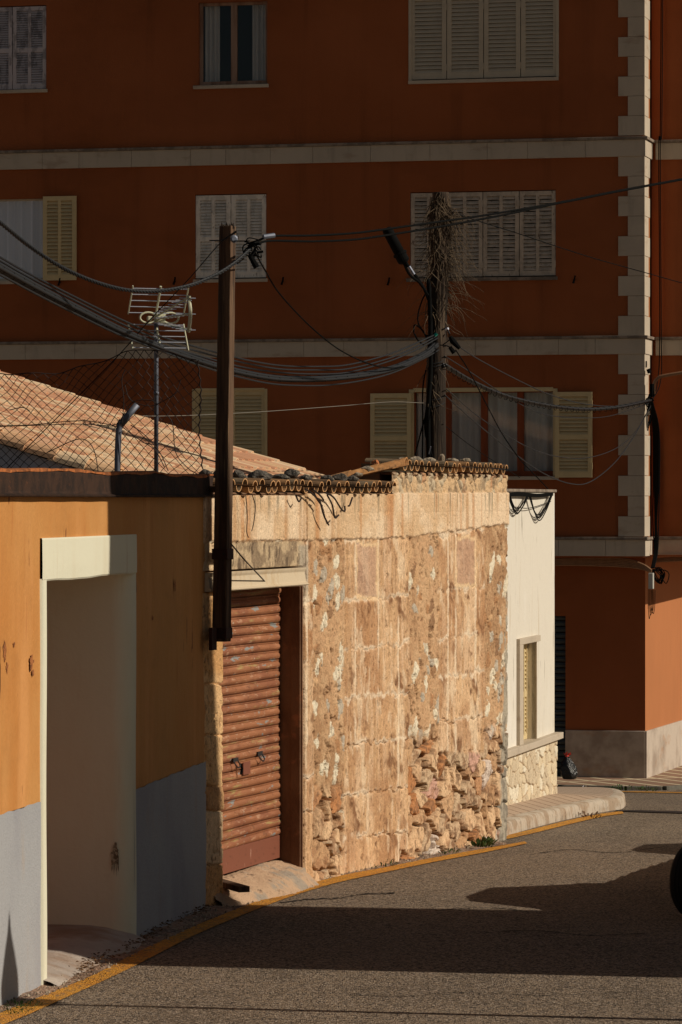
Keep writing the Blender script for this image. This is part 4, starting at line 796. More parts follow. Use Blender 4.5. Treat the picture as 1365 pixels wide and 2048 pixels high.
# stain on the reveal
m_stain = M('dirt_stain', alb(110, 92, 66), .95, [(alb(190, 176, 140), 'n', 30, .45, .6, .9)])
def patch(fr, pts, lift, mat, name, parent, seed):
    rn_ = random.Random(seed); mb = MB(); n = len(pts); c = sum((Vector(p) for p in pts), Vector((0, 0, 0)))/n
    mb.add([c]+list(pts), [(0, i+1, (i+1) % n+1) for i in range(n)]); return mb.build(name, mat, parent, recalc=False)
def blob(px, py, wp, hp, seed, n=22):
    rn_ = random.Random(seed); u, z = fO.hit(px, py); u2 = fO.hit(px+wp, py)[0]; z2 = fO.hit(px, py-hp)[1]; out = []
    for i in range(n): a = 2*math.pi*i/n; k = rn_.uniform(.45, 1.1); out.append(fO.pt(u+(u2-u)/2*math.cos(a)*k, .0035, z+(z2-z)/2*math.sin(a)*k))
    return out
m_chip = M('exposed_render', alb(172, 106, 56), .95, [(alb(90, 54, 32), 'n', 40, .45, .6, .8)], [('n', 50, .8, .01)])
for i, (px, py, wp, hp) in enumerate([(9, 1300, 7, 46), (14, 1335, 5, 26), (63, 1325, 10, 34), (66, 1345, 5, 18), (350, 1170, 4, 26), (28, 1290, 4, 14), (305, 1236, 3, 12)]): patch(fO, blob(px, py, wp, hp, i), 0, m_chip, 'plaster_chip', oh, i)
rn_ = random.Random(4); pts = []
for i in range(30):
    a = 2*math.pi*i/30; k = rn_.uniform(.55, 1.05); o = -.12+.035*math.cos(a)*k; z = .635+.085*math.sin(a)*k-(.10 if math.sin(a) < -.5 and i % 3 == 0 else 0); ct = min(1, max(0, (o-.005+rr)/rr)); pts.append(fO.pt(ud1_+rr-rr*math.sqrt(1-ct*ct)-.004, o, z))
patch(fO, pts, 0, m_stain, 'dirt_stain', oh, 3)
# cap beam on top
cp = MB(); S = 60; vs = []; a_, b_ = u0, fO.u(424)
for i in range(S+1):
    u = a_+(b_-a_)*i/S; w = .004*math.sin(u*5)+.003*math.sin(u*17); tz = 3.505+.008*math.sin(u*2.1)+w
    for (o, z) in ((-.25, 3.30), (.055, 3.325), (.06, 3.335), (.022, 3.345), (.018+w, 3.36), (.014, tz-.02), (.0, tz), (-.08, tz+.004), (-.25, tz-.02)): vs.append(fO.pt(u, o, z))
cp.add(vs, [(i*9+j, (i+1)*9+j, (i+1)*9+j+1, i*9+j+1) for i in range(S) for j in range(8)]+[tuple(range(S*9, S*9+9))]); cp.build('wall_cap', m_rust, oh)
cp = MB(); vs = []
for i in range(S+1):
    u = a_+(b_-a_)*i/S; w = .004*math.sin(u*5)+.003*math.sin(u*17); tz = 3.505+.008*math.sin(u*2.1)+w
    for (o, z) in ((.016, tz-.012+.006*math.sin(u*31)), (.017, tz+.004), (.0, tz+.008), (-.25, tz+.006)): vs.append(fO.pt(u, o, z))
cp.add(vs, [(i*4+j, (i+1)*4+j, (i+1)*4+j+1, i*4+j+1) for i in range(S) for j in range(3)]); cp.build('cap_edge', m_captop, oh, recalc=False)

# garage ramp
gp = MB(); vs = []; S = 60; T = 24
uA, uB_ = uL1-.25, uR0-.02
for i in range(S+1):
    for j in range(T+1):
        u = uA+(uB_-uA)*i/S; o = -.5+.92*j/T; t = max(0, min(1, (o+.22)/.52)); z = .058-.165*t+.008*math.sin(u*4+o*3)-max(0, o-.06)*.45-max(0, o)*.5*abs((i/S)*2-1)**3+random.uniform(-.012, .012); o2 = o+random.uniform(-.02, .02)
        vs.append(fS.pt(u, o2, z))
gp.add(vs, [(i*(T+1)+j, i*(T+1)+j+1, (i+1)*(T+1)+j+1, (i+1)*(T+1)+j) for i in range(S) for j in range(T)]); tag(gp.build('garage_ramp', m_ramp, smooth=True, recalc=False), kind='structure')
pk = MB(); q = [P(447, 1764, 32.6), P(489, 1780, 32.1)]
fp = Fr(q[0].xy, math.atan2((q[1]-q[0]).x, (q[1]-q[0]).y)); pk.box(fp, -.15, (q[1]-q[0]).xy.length, -.05, .05, .02, .07)
tag(pk.build('plank', m_wood, bevel=.004), 'short dark wooden plank lying at the foot of the roller shutter', 'plank')

# ------------------------------------------------------------------ tiled house behind
al = math.atan((2950-CX)/F); g = Vector((math.cos(al), -math.sin(al), 0)); e = Vector((math.sin(al), math.cos(al), 0)); ms = .311
Q = P(215, 945, 38.0); Q.z -= .085
th = thing('tiled_house', (Q.x-3, Q.y+3, 0), 'low house with sunlit pink clay tile roof and yellow gable behind the fence', 'house')
def rp(down, along, h=0): p = Q+g*down+e*along; p.z = Q.z-ms*down+h; return p
slope = math.atan(ms); adir = (g*math.cos(slope)-Vector((0, 0, math.sin(slope)))).normalized(); wup = e.cross(adir); wup = wup if wup.z > 0 else -wup
mb = MB(); L_ = .40; ex = .335; per = .225; Wd = 7.2; top = -7.5; eav = .75
nc = int((eav-top)/ex/math.cos(slope))
pal = [alb(226, 180, 128), alb(220, 170, 120), alb(234, 194, 144), alb(212, 154, 110), alb(224, 174, 128), alb(236, 202, 152), alb(206, 148, 104)]
for c_ in range(nc):
    d0 = eav-ex*math.cos(slope)*(c_)            # lower end of this course
    for i in range(int(Wd/per)+1):
        al_ = .10+i*per; p = rp(d0, al_+random.uniform(-.008, .008), .035)
        mb.col = random.choice(pal)
        tile(mb, p+wup*random.uniform(0, .006)+wup*.012, (-adir-wup*.030).normalized(), e, wup, L_, .085, .078, True, th=.010, k=6)
        mb.col = random.choice(pal)
        tile(mb, p+e*per/2+wup*.050-adir*.01, (-adir-wup*.05).normalized(), e, wup, L_, .080, .066, False, th=.012, k=5)
# near verge: larger half pipes
for c_ in range(nc):
    d0 = eav-ex*math.cos(slope)*c_; mb.col = random.choice(pal[:3]+pal[5:6]); tile(mb, rp(d0, .0, .02)+wup*.03, (-adir-wup*.05).normalized(), e, wup, L_, .14, .12, True, th=.015, k=8)
mb.build('tile_roof', m_tile2, th, smooth=False, col=True)
mb = MB(); mb.hexa([rp(top, .0, -.10), rp(eav, .0, -.10), rp(top, Wd, -.10), rp(eav, Wd, -.10), rp(top, 0, .0), rp(eav, 0, .0), rp(top, Wd, 0), rp(eav, Wd, 0)]); mb.build('roof_deck', m_barge, th)
mb = MB(); mb.hexa([rp(top, -.03, -.25), rp(eav, -.03, -.25), rp(top, .0, -.25), rp(eav, .0, -.25), rp(top, -.03, .02), rp(eav, -.03, .02), rp(top, 0, .02), rp(eav, 0, .02)]); mb.build('barge_board', m_barge, th)
mb = MB(); 
for al0, al1 in ((.25, .45), (Wd-.4, Wd-.2)):
    pts = [rp(top, al0), rp(eav-.4, al0), rp(eav-.4, al1), rp(top, al1)]; vs = [Vector((p.x, p.y, -.3)) for p in pts]+[Vector((p.x, p.y, p.z-.1)) for p in pts]
    mb.add(vs, [(0, 1, 2, 3), (4, 5, 6, 7), (0, 1, 5, 4), (1, 2, 6, 5), (2, 3, 7, 6), (3, 0, 4, 7)])
pts = [rp(eav-.6, .3), rp(eav-.4, .3), rp(eav-.4, Wd-.3), rp(eav-.6, Wd-.3)]; vs = [Vector((p.x, p.y, -.3)) for p in pts]+[Vector((p.x, p.y, p.z-.15)) for p in pts]
mb.add(vs, [(0, 1, 2, 3), (4, 5, 6, 7), (0, 1, 5, 4), (1, 2, 6, 5), (2, 3, 7, 6), (3, 0, 4, 7)]); mb.build('gable_wall', m_ochre, th)
# ------------------------------------------------------------------ poles
pp = thing('utility_pole', P(445, 1283, 32.05), 'square brown wooden pole strapped to the front corner of the stone garage', 'pole')
fP = Fr(P(443, HY, 31.75).xy, R(112))
mb = MB(); n = 40; vs = []
for i in range(n+1):
    t = i/n; D = 31.9; py = 1283+(452-1283)*t; pc = P(443.5+(455.5-443.5)*t, py, D); w = .062-.008*t; fq = Fr(pc.xy, R(112)); j = lambda: random.uniform(-.0015, .0015)
    for (a, b) in ((-1, -1), (1, -1), (1, 1), (-1, 1)): vs.append(fq.pt(a*w+j(), b*w*.95+j(), pc.z))
fs = [(i*4+j, i*4+(j+1) % 4, (i+1)*4+(j+1) % 4, (i+1)*4+j) for i in range(n) for j in range(4)]+[(3, 2, 1, 0), (n*4, n*4+1, n*4+2, n*4+3)]
mb.add(vs, fs); mb.build('shaft', m_wood, pp, bevel=.006)
mb = MB()
for k in range(14):
    a = P(443+random.uniform(0, 24), 452, 31.9+random.uniform(-.04, .04)); mb.add([a+Vector((-.014, 0, -.02)), a+Vector((.014, 0, -.02)), a+Vector((0, .014, -.02)), a+Vector((random.uniform(-.01, .01), 0, random.uniform(.01, .04)))], [(0, 1, 2), (0, 1, 3), (1, 2, 3), (2, 0, 3)])
mb.build('splintered_top', m_wood2, pp)
for py in (1108, 1266):
    pc = P(443.5+12*(1283-py)/831, py, 31.9); fq = Fr(pc.xy, R(112)); mb = MB(); mb.box(fq, -.070, .070, -.068, .068, pc.z-.045, pc.z+.045); mb.box(fq, -.10, -.06, -.2, -.0, pc.z-.04, pc.z+.04); st_ = mb.build('strap', m_strap, pp, bevel=.004)
    b = MB(); 
    b.lathe(fq.pt(.035, .068, pc.z), [(.009, 0), (.008, .008)], 8, fq.n); b.build('bolt', m_iron, st_)
mb = MB(); mb.box(fP, -.09, -.062, -.05, .05, P(0, 1300, 31.8).z, P(0, 1255, 31.8).z); mb.build('bracket', m_strap, pp)
mb = MB(); mb.lathe(P(468, 478, 31.74), [(.03, 0), (.034, .01), (.02, .018)], 12, Vector((.3, -1, 0))); mb.build('insulator', m_galv, pp)
mb = MB(); mb.tube([P(420, 481, 31.9), P(445, 481, 31.8), P(475, 463, 31.7)], .006, 6); mb.build('spike', m_iron, pp)

pb = thing('utility_pole', P(870, 960, 42.0), 'round grey wooden pole wrapped in dry vine behind the raised tile roof', 'pole')
DB = 42.0
mb = MB(); path = [P(872, 1010, DB), P(872, 900, DB), P(872, 800, DB), P(874, 700, DB), P(877, 600, DB), P(880, 500, DB), P(882, 420, DB), P(882, 385, DB)]
mb.tube(cat(path, 6), [.118-.025*i/43 for i in range(43)], 14); mb.build('shaft', m_wood2, pb, smooth=True)
mb = MB()
for (pts, r) in (([(858, 918), (857, 820), (862, 730), (861, 640), (858, 570), (852, 556)], .028), ([(866, 918), (850, 850), (864, 760), (858, 690)], .012), ([(845, 918), (846, 860), (846, 780), (852, 740)], .009), ([(829, 918), (846, 850), (862, 800)], .009), ([(861, 575), (845, 600), (836, 640), (850, 668), (858, 672)], .009), ([(828, 665), (830, 650), (845, 660), (856, 680)], .010), ([(828, 665), (836, 680), (848, 690)], .010)):
    mb.tube(cat([P(x, y, DB-.12) for x, y in pts], 6), r, 6)
mb.build('down_cables', m_black, pb, smooth=True)
mb = MB()
for (y, dx) in ((722, 0), (728, 3), (795, 4), (808, 2)): mb.tube(cat([P(853+dx, y, DB-.08), P(865, y+5, DB-.13), P(880, y+3, DB-.12), P(890, y-3, DB-.05)], 4), .005, 5)
mb.build('binding_wires', m_grey, pb)
mb = MB(); mb.tube([P(858, 908, DB-.15), P(862, 893, DB-.18)], .008, 6); mb.build('step_hook', m_galv, pb)
# dry vine
vi = MB(); rnd = random.Random(5)
def twig(p, d, L, r, curl, grav):
    pts = [p]; d = Vector(d).normalized(); n = 7
    for i in range(n):
        d = (d+Vector((rnd.uniform(-curl, curl), rnd.uniform(-curl, curl), rnd.uniform(-curl, curl)-grav))).normalized(); pts.append(pts[-1]+d*L/n)
    vi.tube(pts, [r*(1-.7*i/n) for i in range(n+1)], 3, False)
for i in range(420):
    y = rnd.choice([rnd.uniform(395, 500), rnd.uniform(400, 640), rnd.uniform(480, 790), rnd.uniform(395, 440)]); a = rnd.uniform(-math.pi, 0) if rnd.random() < .8 else rnd.uniform(0, math.pi)
    ctr = P(880-6*(y-380)/340, y, DB); p = ctr+Vector((math.cos(a), math.sin(a), 0))*rnd.uniform(.09, .12)
    tg = Vector((-math.sin(a)*rnd.uniform(-1, 1)*.5, .2*math.cos(a), -rnd.uniform(.2, 1)))
    twig(p, tg, rnd.uniform(.12, .42), rnd.uniform(.003, .007), .30, .06)
for i in range(150):
    y = rnd.triangular(400, 660, 520); s = 1 if rnd.random() < .82 else -1
    ctr = P(880-6*(y-380)/340, y, DB); p = ctr+Vector((s*.09, rnd.uniform(-.08, .02), 0)); twig(p, (s*rnd.uniform(.4, 1), rnd.uniform(-.5, .4), rnd.uniform(-.4, .3)), rnd.uniform(.12, .55), rnd.uniform(.0025, .0045), .30, .22)
for i in range(30):
    p = P(rnd.uniform(893, 905), rnd.uniform(415, 440), DB-.05); twig(p, (rnd.uniform(.1, 1), rnd.uniform(-.3, .3), rnd.uniform(-.6, .4)), rnd.uniform(.2, .7), .0032, .32, .22)
for i in range(130):
    y = rnd.uniform(382, 470); p = P(rnd.gauss(881, 3+min(8, (y-380)*.2)), y, DB+rnd.uniform(-.12, .05)); twig(p, (rnd.uniform(-.4, .4), rnd.uniform(-.4, .4), rnd.uniform(-1, .1)), rnd.uniform(.06, .2), .005, .4, .15)
tag(vi.build('dead_vine', m_vine), 'tangled dry leafless vine clinging to the top of the round pole', 'vine')
# splice closure on an arm
cl = thing('splice_closure', P(822, 530, 41.7), 'black cylindrical cable splice case leaning left from the vine pole', 'splice case')
A_, B_ = P(774, 458, 41.6), P(800, 507, 41.6); ax = (B_-A_); 
mb = MB(); mb.lathe(A_, [(.028, -.012), (.052, 0), (.058, .02), (.060, ax.length)], 18, ax); mb.build('dome', m_black, cl, smooth=True)
mb = MB(); mb.lathe(B_, [(.074, -.01), (.078, 0), (.078, .018), (.066, .022), (.066, .09), (.045, .115), (.02, .12)], 18, ax); mb.build('collar', m_black, cl, smooth=False)
mb = MB(); mb.tube(cat([P(812, 525, 41.6), P(822, 540, 41.65), P(835, 556, 41.75), P(850, 580, 41.85), P(858, 600, 41.88)], 5), .018, 8); mb.tube(cat([P(807, 523, 41.6), P(820, 549, 41.65), P(840, 566, 41.75), P(856, 590, 41.85)], 5), .016, 8); mb.build('cable_tail', m_black, cl)
mb = MB(); mb.tube([P(818, 533, 41.58), P(828, 549, 41.6)], .021, 8); mb.build('metal_sleeve', m_galv, cl)

# ------------------------------------------------------------------ overhead cables
def cpath(pts, D0, D1, n=8):
    L = len(pts); out = []; x0, x1 = pts[0][0], pts[-1][0]
    ds = [0]
    for i in range(1, L): ds.append(ds[-1]+math.hypot(pts[i][0]-pts[i-1][0], pts[i][1]-pts[i-1][1]))
    return cat([P(p[0], p[1], D0+(D1-D0)*d/ds[-1]) for p, d in zip(pts, ds)], n)
def off(path, dx, dz): return [p+Vector((dx, 0, dz)) for p in path]
def helix(path, r, R_, turns_per_m, ph=0):
    out = []; s = 0
    for i, p in enumerate(path):
        if i: s += (p-path[i-1]).length
        T = (path[min(i+1, len(path)-1)]-path[max(i-1, 0)]).normalized(); x = T.cross(Vector((0, 0, 1))).normalized(); y = T.cross(x)
        a = s*turns_per_m*2*math.pi+ph; out.append(p+(x*math.cos(a)+y*math.sin(a))*R_)
    return out
def resample(path, step):
    out = [path[0]]; acc = 0
    for i in range(1, len(path)):
        a, b = path[i-1], path[i]; L = (b-a).length; d = step-acc
        while d < L: out.append(a.lerp(b, d/L)); d += step
        acc = L-(d-step)
    return out+[path[-1]]
def cable(name, paths, mat, label, group='overhead cables', r=.01, twist=0, k=6):
    mb = MB()
    for pth in paths:
        if twist:
            q = resample(pth, .025)
            for ph in range(3): mb.tube(helix(q, r, r*.62, twist, ph*2.094), r*.6, 5)
        else: mb.tube(pth, r, k)
    o = mb.build(name, mat, smooth=True, recalc=False); tag(o, label, 'cable', group); return o
cable('cable', [cpath([(-60, 400), (0, 445), (60, 493), (130, 538), (200, 567), (260, 581), (320, 582), (380, 571), (430, 551), (470, 526), (503, 497)], 26.5, 31.6)], m_grey, 'twisted grey cable sagging above the antenna to the junction beside the square pole', r=.0145, twist=6)
c2 = cpath([(500, 492), (520, 480), (545, 472), (620, 471), (700, 467), (760, 460), (860, 446), (940, 435), (1040, 419), (1140, 401), (1240, 381), (1365, 358), (1460, 340)], 31.6, 39)
cable('cable', [c2, [p+Vector((0, 0, -.006-.05*max(0, math.sin(i*.045)))) for i, p in enumerate(c2)]], m_black, 'black double cable rising right from the junction across the vine pole top', r=.0105)
cable('cable', [cpath([(508, 500), (530, 540), (560, 588), (620, 652), (680, 700), (740, 728), (790, 736), (832, 724), (858, 700)], 31.6, 41.9)], m_black, 'thin black twisted cable dropping from the junction to the vine pole', r=.0065, twist=7)
# main bundle to the left
def bun(dy, pts): return [(x, y+dy) for x, y in pts]
mainp = [(-60, 500), (0, 536), (80, 580), (160, 621), (240, 661), (320, 694), (400, 722), (470, 742), (540, 755), (600, 758), (660, 756), (740, 747), (800, 732), (850, 708), (872, 690)]
mp_ = cpath(mainp, 25.5, 41.9)
mb = MB(); q = resample(mp_, .05)
for (dx, dz) in ((0, 0), (.018, .012), (-.012, .016), (.004, -.018), (.022, -.010)): mb.tube([p+Vector((dx, 0, dz)) for p in q], .016, 6)
o = mb.build('cable_bundle', m_grey, smooth=True, recalc=False); tag(o, 'thick sagging bundle of grey cables running left from the vine pole', 'cable', 'overhead cables')
mb = MB(); mb.tube(helix(resample(mp_, .03), .01, .032, 2.6), .003, 4); mb.build('binding_wire', m_black, o, recalc=False)
labs = ['uppermost single grey cable of the sheaf running left from the vine pole', 'second single grey cable from the top of the left-hand sheaf', 'third single grey cable just above the thick bundle', 'single grey cable hanging lowest below the thick bundle']
for i, (pts, mt) in enumerate(([[(-60, 480), (0, 514), (60, 548), (150, 594), (240, 638), (320, 672), (400, 696), (480, 717), (560, 731), (640, 733), (700, 729), (780, 708), (840, 683), (874, 668)], m_grey],
     [[(-60, 486), (0, 521), (60, 555), (150, 601), (240, 646), (320, 680), (400, 704), (480, 724), (560, 738), (640, 740), (700, 737), (780, 716), (840, 690), (874, 672)], m_grey],
     [[(-60, 494), (0, 529), (60, 562), (150, 609), (240, 654), (320, 688), (400, 712), (480, 733), (560, 745), (640, 748), (700, 744), (780, 722), (840, 696), (876, 676)], m_grey],
     [[(-60, 515), (0, 549), (80, 592), (160, 632), (240, 670), (320, 701), (400, 731), (470, 752), (540, 767), (600, 771), (660, 770), (730, 760), (790, 744), (850, 716), (878, 700)], m_grey])):
    cable('cable', [cpath(pts, 25.5, 41.9)], mt, labs[i], r=.0085)
b5 = cpath([(888, 732), (940, 763), (1000, 790), (1060, 806), (1120, 816), (1180, 820), (1240, 815), (1302, 802)], 41.9, 59.0)
mb = MB()
for (dx, dz) in ((0, 0), (.02, .015), (-.01, .022)): mb.tube([p+Vector((dx, 0, dz)) for p in b5], .015, 6)
o = mb.build('cable_bundle', m_grey, smooth=True, recalc=False); tag(o, 'thick cable bundle sagging from the vine pole to the corner of the apartment block', 'cable', 'overhead cables')
mb = MB(); mb.tube(helix(resample(b5, .035), .01, .036, 2.2), .004, 4); mb.build('binding_wire', m_black, o, recalc=False)
for pts, D1, mt, r, lab in (
    ([(903, 683), (960, 720), (1040, 762), (1100, 789), (1170, 808), (1240, 812), (1300, 800)], 59, m_grey, .007, 'thin cable just above the thick bundle on the right, leaving the pole near the clamp'),
    ([(890, 712), (950, 750), (1010, 790), (1080, 826), (1150, 835), (1220, 832), (1300, 806)], 59, m_grey, .006, 'thin cable crossing just under the thick right-hand bundle'),
    ([(893, 778), (960, 835), (1040, 886), (1100, 910), (1170, 916), (1230, 898), (1270, 865), (1300, 815)], 59, m_grey, .006, 'thin grey wire looping across the brown window to the corner'),
    ([(890, 790), (960, 852), (1040, 915), (1090, 948), (1140, 967), (1180, 964), (1230, 925), (1270, 870), (1302, 812)], 59, m_grey, .0075, 'lowest looping cable passing under the right open shutter'),
    ([(912, 700), (940, 745), (975, 812), (1005, 868), (1040, 918), (1075, 955), (1104, 986)], 49.5, m_black, .0065, 'black twisted cable dropping from the vine pole to the top of the white house'),
    ([(905, 425), (960, 443), (1040, 468), (1120, 495), (1200, 520), (1290, 545), (1365, 566), (1460, 590)], 50, m_black, .0055, 'fine black wire falling right from the vine to the picture edge'),
    ([(886, 848), (940, 890), (1000, 930), (1040, 955)], 46, m_black, .004, 'fine dark wire from the lower vine pole towards the raised tiles')):
    cable('cable', [cpath(pts, 41.9, D1)], mt, lab, r=r, twist=7 if 'twisted' in lab else 0)
cable('wire', [cpath([(285, 832), (330, 832), (400, 830), (530, 823), (680, 812), (780, 804), (848, 806)], 32.1, 41.8)], m_thin, 'pale thin wire strung level from the fence to the vine pole', r=.0032)
cable('wire', [cpath([(472, 462), (440, 487), (380, 556), (300, 640), (240, 708), (150, 800), (60, 890), (8, 943)], 31.7, 31.4)], m_black, 'black guy wire slanting down left from the square pole through the fence', r=.0045)
cable('iron_rod', [[P(462, 1087, 31.75), P(487, 1117, 31.85), P(533, 1166, fS.pt(fS.u(533), .05, 0).y)]], m_iron, 'thin rusty rod bracing the square pole against the garage lintel', group='pole fixings', r=.006)
# junction clutter beside the square pole
jn = thing('cable_junction', P(505, 495, 31.6), 'tangle of black connectors and short cables right of the square pole top', 'cable junction')
mb = MB(); a, b = P(527, 474, 31.55), P(549, 471, 31.6); mb.tube([a, b], .022, 8); mb.build('clamp', m_galv, jn)
mb = MB(); mb.tube([P(472, 525, 31.6), P(487, 513, 31.6)], .02, 8); mb.tube([P(500, 510, 31.6), P(514, 535, 31.6)], [.02, .026], 8); mb.build('connector', m_black, jn)
mb = MB(); rnd2 = random.Random(3)
for i in range(16):
    a = P(rnd2.uniform(487, 502), rnd2.uniform(482, 515), 31.6); b = P(rnd2.uniform(505, 524), rnd2.uniform(478, 515), 31.6); m_ = (a+b)/2+Vector((rnd2.uniform(-.04, .04), rnd2.uniform(-.05, .05), rnd2.uniform(-.05, .07)))
    mb.tube(cat([a, m_, b], 6), .0055, 5)
mb.tube(cat([P(530, 476, 31.55), P(505, 484, 31.6), P(487, 492, 31.62), P(489, 508, 31.6), P(500, 512, 31.6)], 6), .006, 5)
mb.tube([P(514, 505, 31.6), P(527, 503, 31.6)], .011, 6); mb.tube([P(468, 482, 31.7), P(500, 482, 31.6)], .005, 5)
mb.build('jumper_cables', m_black, jn)
cj = thing('pole_clamp', P(905, 690, 41.8), 'black cable dead-end clamps on the right of the vine pole', 'clamp')
mb = MB(); mb.tube([P(901, 673, 41.7), P(906, 682, 41.7), P(920, 697, 41.7)], [.02, .035, .02], 8); mb.tube([P(900, 694, 41.7), P(909, 706, 41.7)], [.02, .026], 8); mb.build('wedge', m_black, cj)
mb = MB(); mb.tube(cat([P(884, 660, 41.8), P(893, 657, 41.75), P(900, 668, 41.7)], 4), .009, 6); mb.tube(cat([P(880, 690, 41.8), P(895, 692, 41.75), P(902, 696, 41.7)], 4), .007, 6); mb.tube([P(886, 690, 41.78), P(905, 676, 41.72)], .006, 6); mb.build('strap', m_iron, cj)
mb = MB(); mb.tube([P(892, 659, 41.74), P(897, 657, 41.72)], .014, 8); mb.build('bolt', m_alu, cj)
mb = MB(); mb.tube([P(870, 671, 41.8), P(875, 667, 41.8)], .016, 8); mb.build('tag', m_green, cj)
# cables on the white house top
lp = MB(); 
def wp(px, py, o=.05): u, z = fW.hit(px, py, o); return fW.pt(u, o, z)
for d in (0, 1.6, 3.2, -1.4): lp.tube(cat([wp(1012, 989+d), wp(1040, 987+d*1.2), wp(1075, 990+d), wp(1106, 987+d)], 5), .009, 5)
o = lp.build('cable_bundle', m_black, recalc=False); tag(o, 'black cables running along the top of the white house wall', 'cable', 'cables on the white house')
lp = MB()
for k, (a, b, lo) in enumerate(((1016, 1056, 1022), (1018, 1057, 1028), (1020, 1058, 1026), (1020, 1056, 1018), (1058, 1103, 1030), (1060, 1104, 1036), (1061, 1105, 1041), (1059, 1102, 1034))):
    mx = (a+b)/2-3; lp.tube(cat([wp(a, 990), wp(a+(mx-a)*.5, 990+(lo-990)*.72), wp(mx, lo), wp(mx+(b-mx)*.5, 990+(lo-990)*.62), wp(b, 990)], 6), .007, 5)
lp.tube(cat([wp(1030, 1014), wp(1060, 1016), wp(1102, 1003)], 5), .005, 5)
o = lp.build('cable_loops', m_black, recalc=False); tag(o, 'slack black cable loops hanging on the white house wall', 'cable', 'cables on the white house')
# cables and boxes at the apartment corner
def bp(px, py, o=.1, fr=fB): u, z = fr.hit(px, py, o); return fr.pt(u, o, z)
cb = MB()
for d in range(6): cb.tube(cat([bp(1085, 1119+d*2.2, -.15), bp(1160, 1117+d*2.6, -.15), bp(1245, 1117+d*3.2, -.15), bp(1285, 1128+d*2, -.1), bp(1304, 1140+d, -.1)], 6), .016, 5)
for d in range(3): cb.tube(cat([bp(1310, 1118+d*3, -.5), bp(1340, 1116+d*3, -.5), bp(1400, 1116+d*2, -.5)], 5), .014, 5)
o = cb.build('cable_bundle', m_brownpipe, recalc=False); tag(o, 'brown cables tied under the lowest stone band of the apartment block', 'cable', 'cables on the apartment block')
cb = MB()
for d in range(7): x = 1306+d*2.1; cb.tube(cat([bp(1300+d, 804, -.1), bp(x, 860, -.55), bp(x+1, 960, -.58), bp(x+math.sin(d)*3, 1040, -.55), bp(1309+d*1.2, 1100, -.4), bp(1303+d, 1136, -.1)], 6), .009+.003*(d % 2), 5)
o = cb.build('cable_bundle', m_black, recalc=False); tag(o, 'black cables climbing the inner corner of the apartment block', 'cable', 'cables on the apartment block')
cb = MB(); rnd3 = random.Random(9)
for i in range(9):
    c0 = (1306+rnd3.uniform(0, 4), 1138); lowx = 1318+rnd3.uniform(-6, 12); cb.tube(cat([bp(*c0, -.1), bp(lowx-8, 1150+rnd3.uniform(-4, 4), -.1), bp(lowx+4, 1166+rnd3.uniform(-6, 3), -.1), bp(lowx+10, 1150+rnd3.uniform(-6, 6), -.12), bp(lowx, 1138+rnd3.uniform(-4, 4), -.12), bp(1312, 1142, -.1)], 5), .007, 4)
o = cb.build('cable_coil', m_black, recalc=False); tag(o, 'coiled spare wires hanging right of the grey box under the apartment band', 'cable', 'cables on the apartment block')
cb = MB()
for i in range(4):
    a = 1297+i*2.6; cb.tube(cat([bp(a, 1178, .02), bp(a+rnd3.uniform(-1, 1), 1210, .02), bp(a+2, 1225+rnd3.uniform(0, 14), .02), bp(a+5, 1215, .02), bp(a+6, 1180, .02)], 6), .0045, 4)
o = cb.build('cable_loops', m_black, recalc=False); tag(o, 'long black wire loops hanging below the grey junction box', 'cable', 'cables on the apartment block')
jb = MB(); fj = Fr(bp(1302.5, 1160, -.05).xy, R(103.65)); jb.box(fj, -.035, .04, -.05, .05, Z(1178), Z(1146)); tag(jb.build('junction_box', m_box, bevel=.008), 'narrow grey plastic junction box under the apartment corner', 'junction box')
cb = MB(); cb.tube(cat([bp(1308, 788, 0), bp(1309, 768, 0), bp(1316, 757, 0), bp(1332, 751, 0), bp(1400, 740, 0)], 6), .026, 8); o = cb.build('conduit_pipe', m_brownpipe, smooth=True); tag(o, 'bent brown conduit pipe leaving the apartment corner to the right', 'pipe')
cb = MB(); cb.tube([bp(1304.5, 792, .02), bp(1304.5, 768, .02)], .035, 8); o = cb.build('insulator', m_black); tag(o, 'dark tubular insulator on the apartment corner beside the conduit', 'insulator')
cb = MB(); cb.tube([bp(1293, 722, .0), bp(1293, 735, .0)], .012, 6); cb.tube([bp(1297, 738, .0), bp(1300, 746, .0)], .035, 6); o = cb.build('wall_bracket', m_black); tag(o, 'small black bracket high on the sunlit corner strip', 'bracket')
cb = MB(); 
for dx in (0, 3): cb.tube(cat([bp(1323+dx, -30, -.6), bp(1321+dx, 260, -.58), bp(1318+dx, 300, -.55), bp(1320+dx, 660, -.58), bp(1316+dx*2, 760, -.5), bp(1305, 800, -.1)], 6), .008, 5)
o = cb.build('cable', m_black, recalc=False); tag(o, 'pair of thin cables running straight down the inner corner beside the quoins', 'cable', 'cables on the apartment block')
hub = MB()
for i in range(14):
    a = bp(1290+rnd3.uniform(0, 6), 800+rnd3.uniform(-5, 8), .06); b = bp(1303+rnd3.uniform(-4, 6), 800+rnd3.uniform(-14, 22), .0); hub.tube(cat([a, (a+b)/2+Vector((0, rnd3.uniform(-.05, .05), rnd3.uniform(-.08, .05))), b], 4), .010, 5)
for i in range(4): hub.tube(cat([bp(1298+i, 805, .05), bp(1293+i*2, 835, .05), bp(1296+i, 862-i*4, .05), bp(1300+i, 830, .05)], 5), .006, 4)
o = hub.build('cable_junction', m_black, recalc=False); tag(o, 'knot of black cables anchored at the apartment corner', 'cable junction')

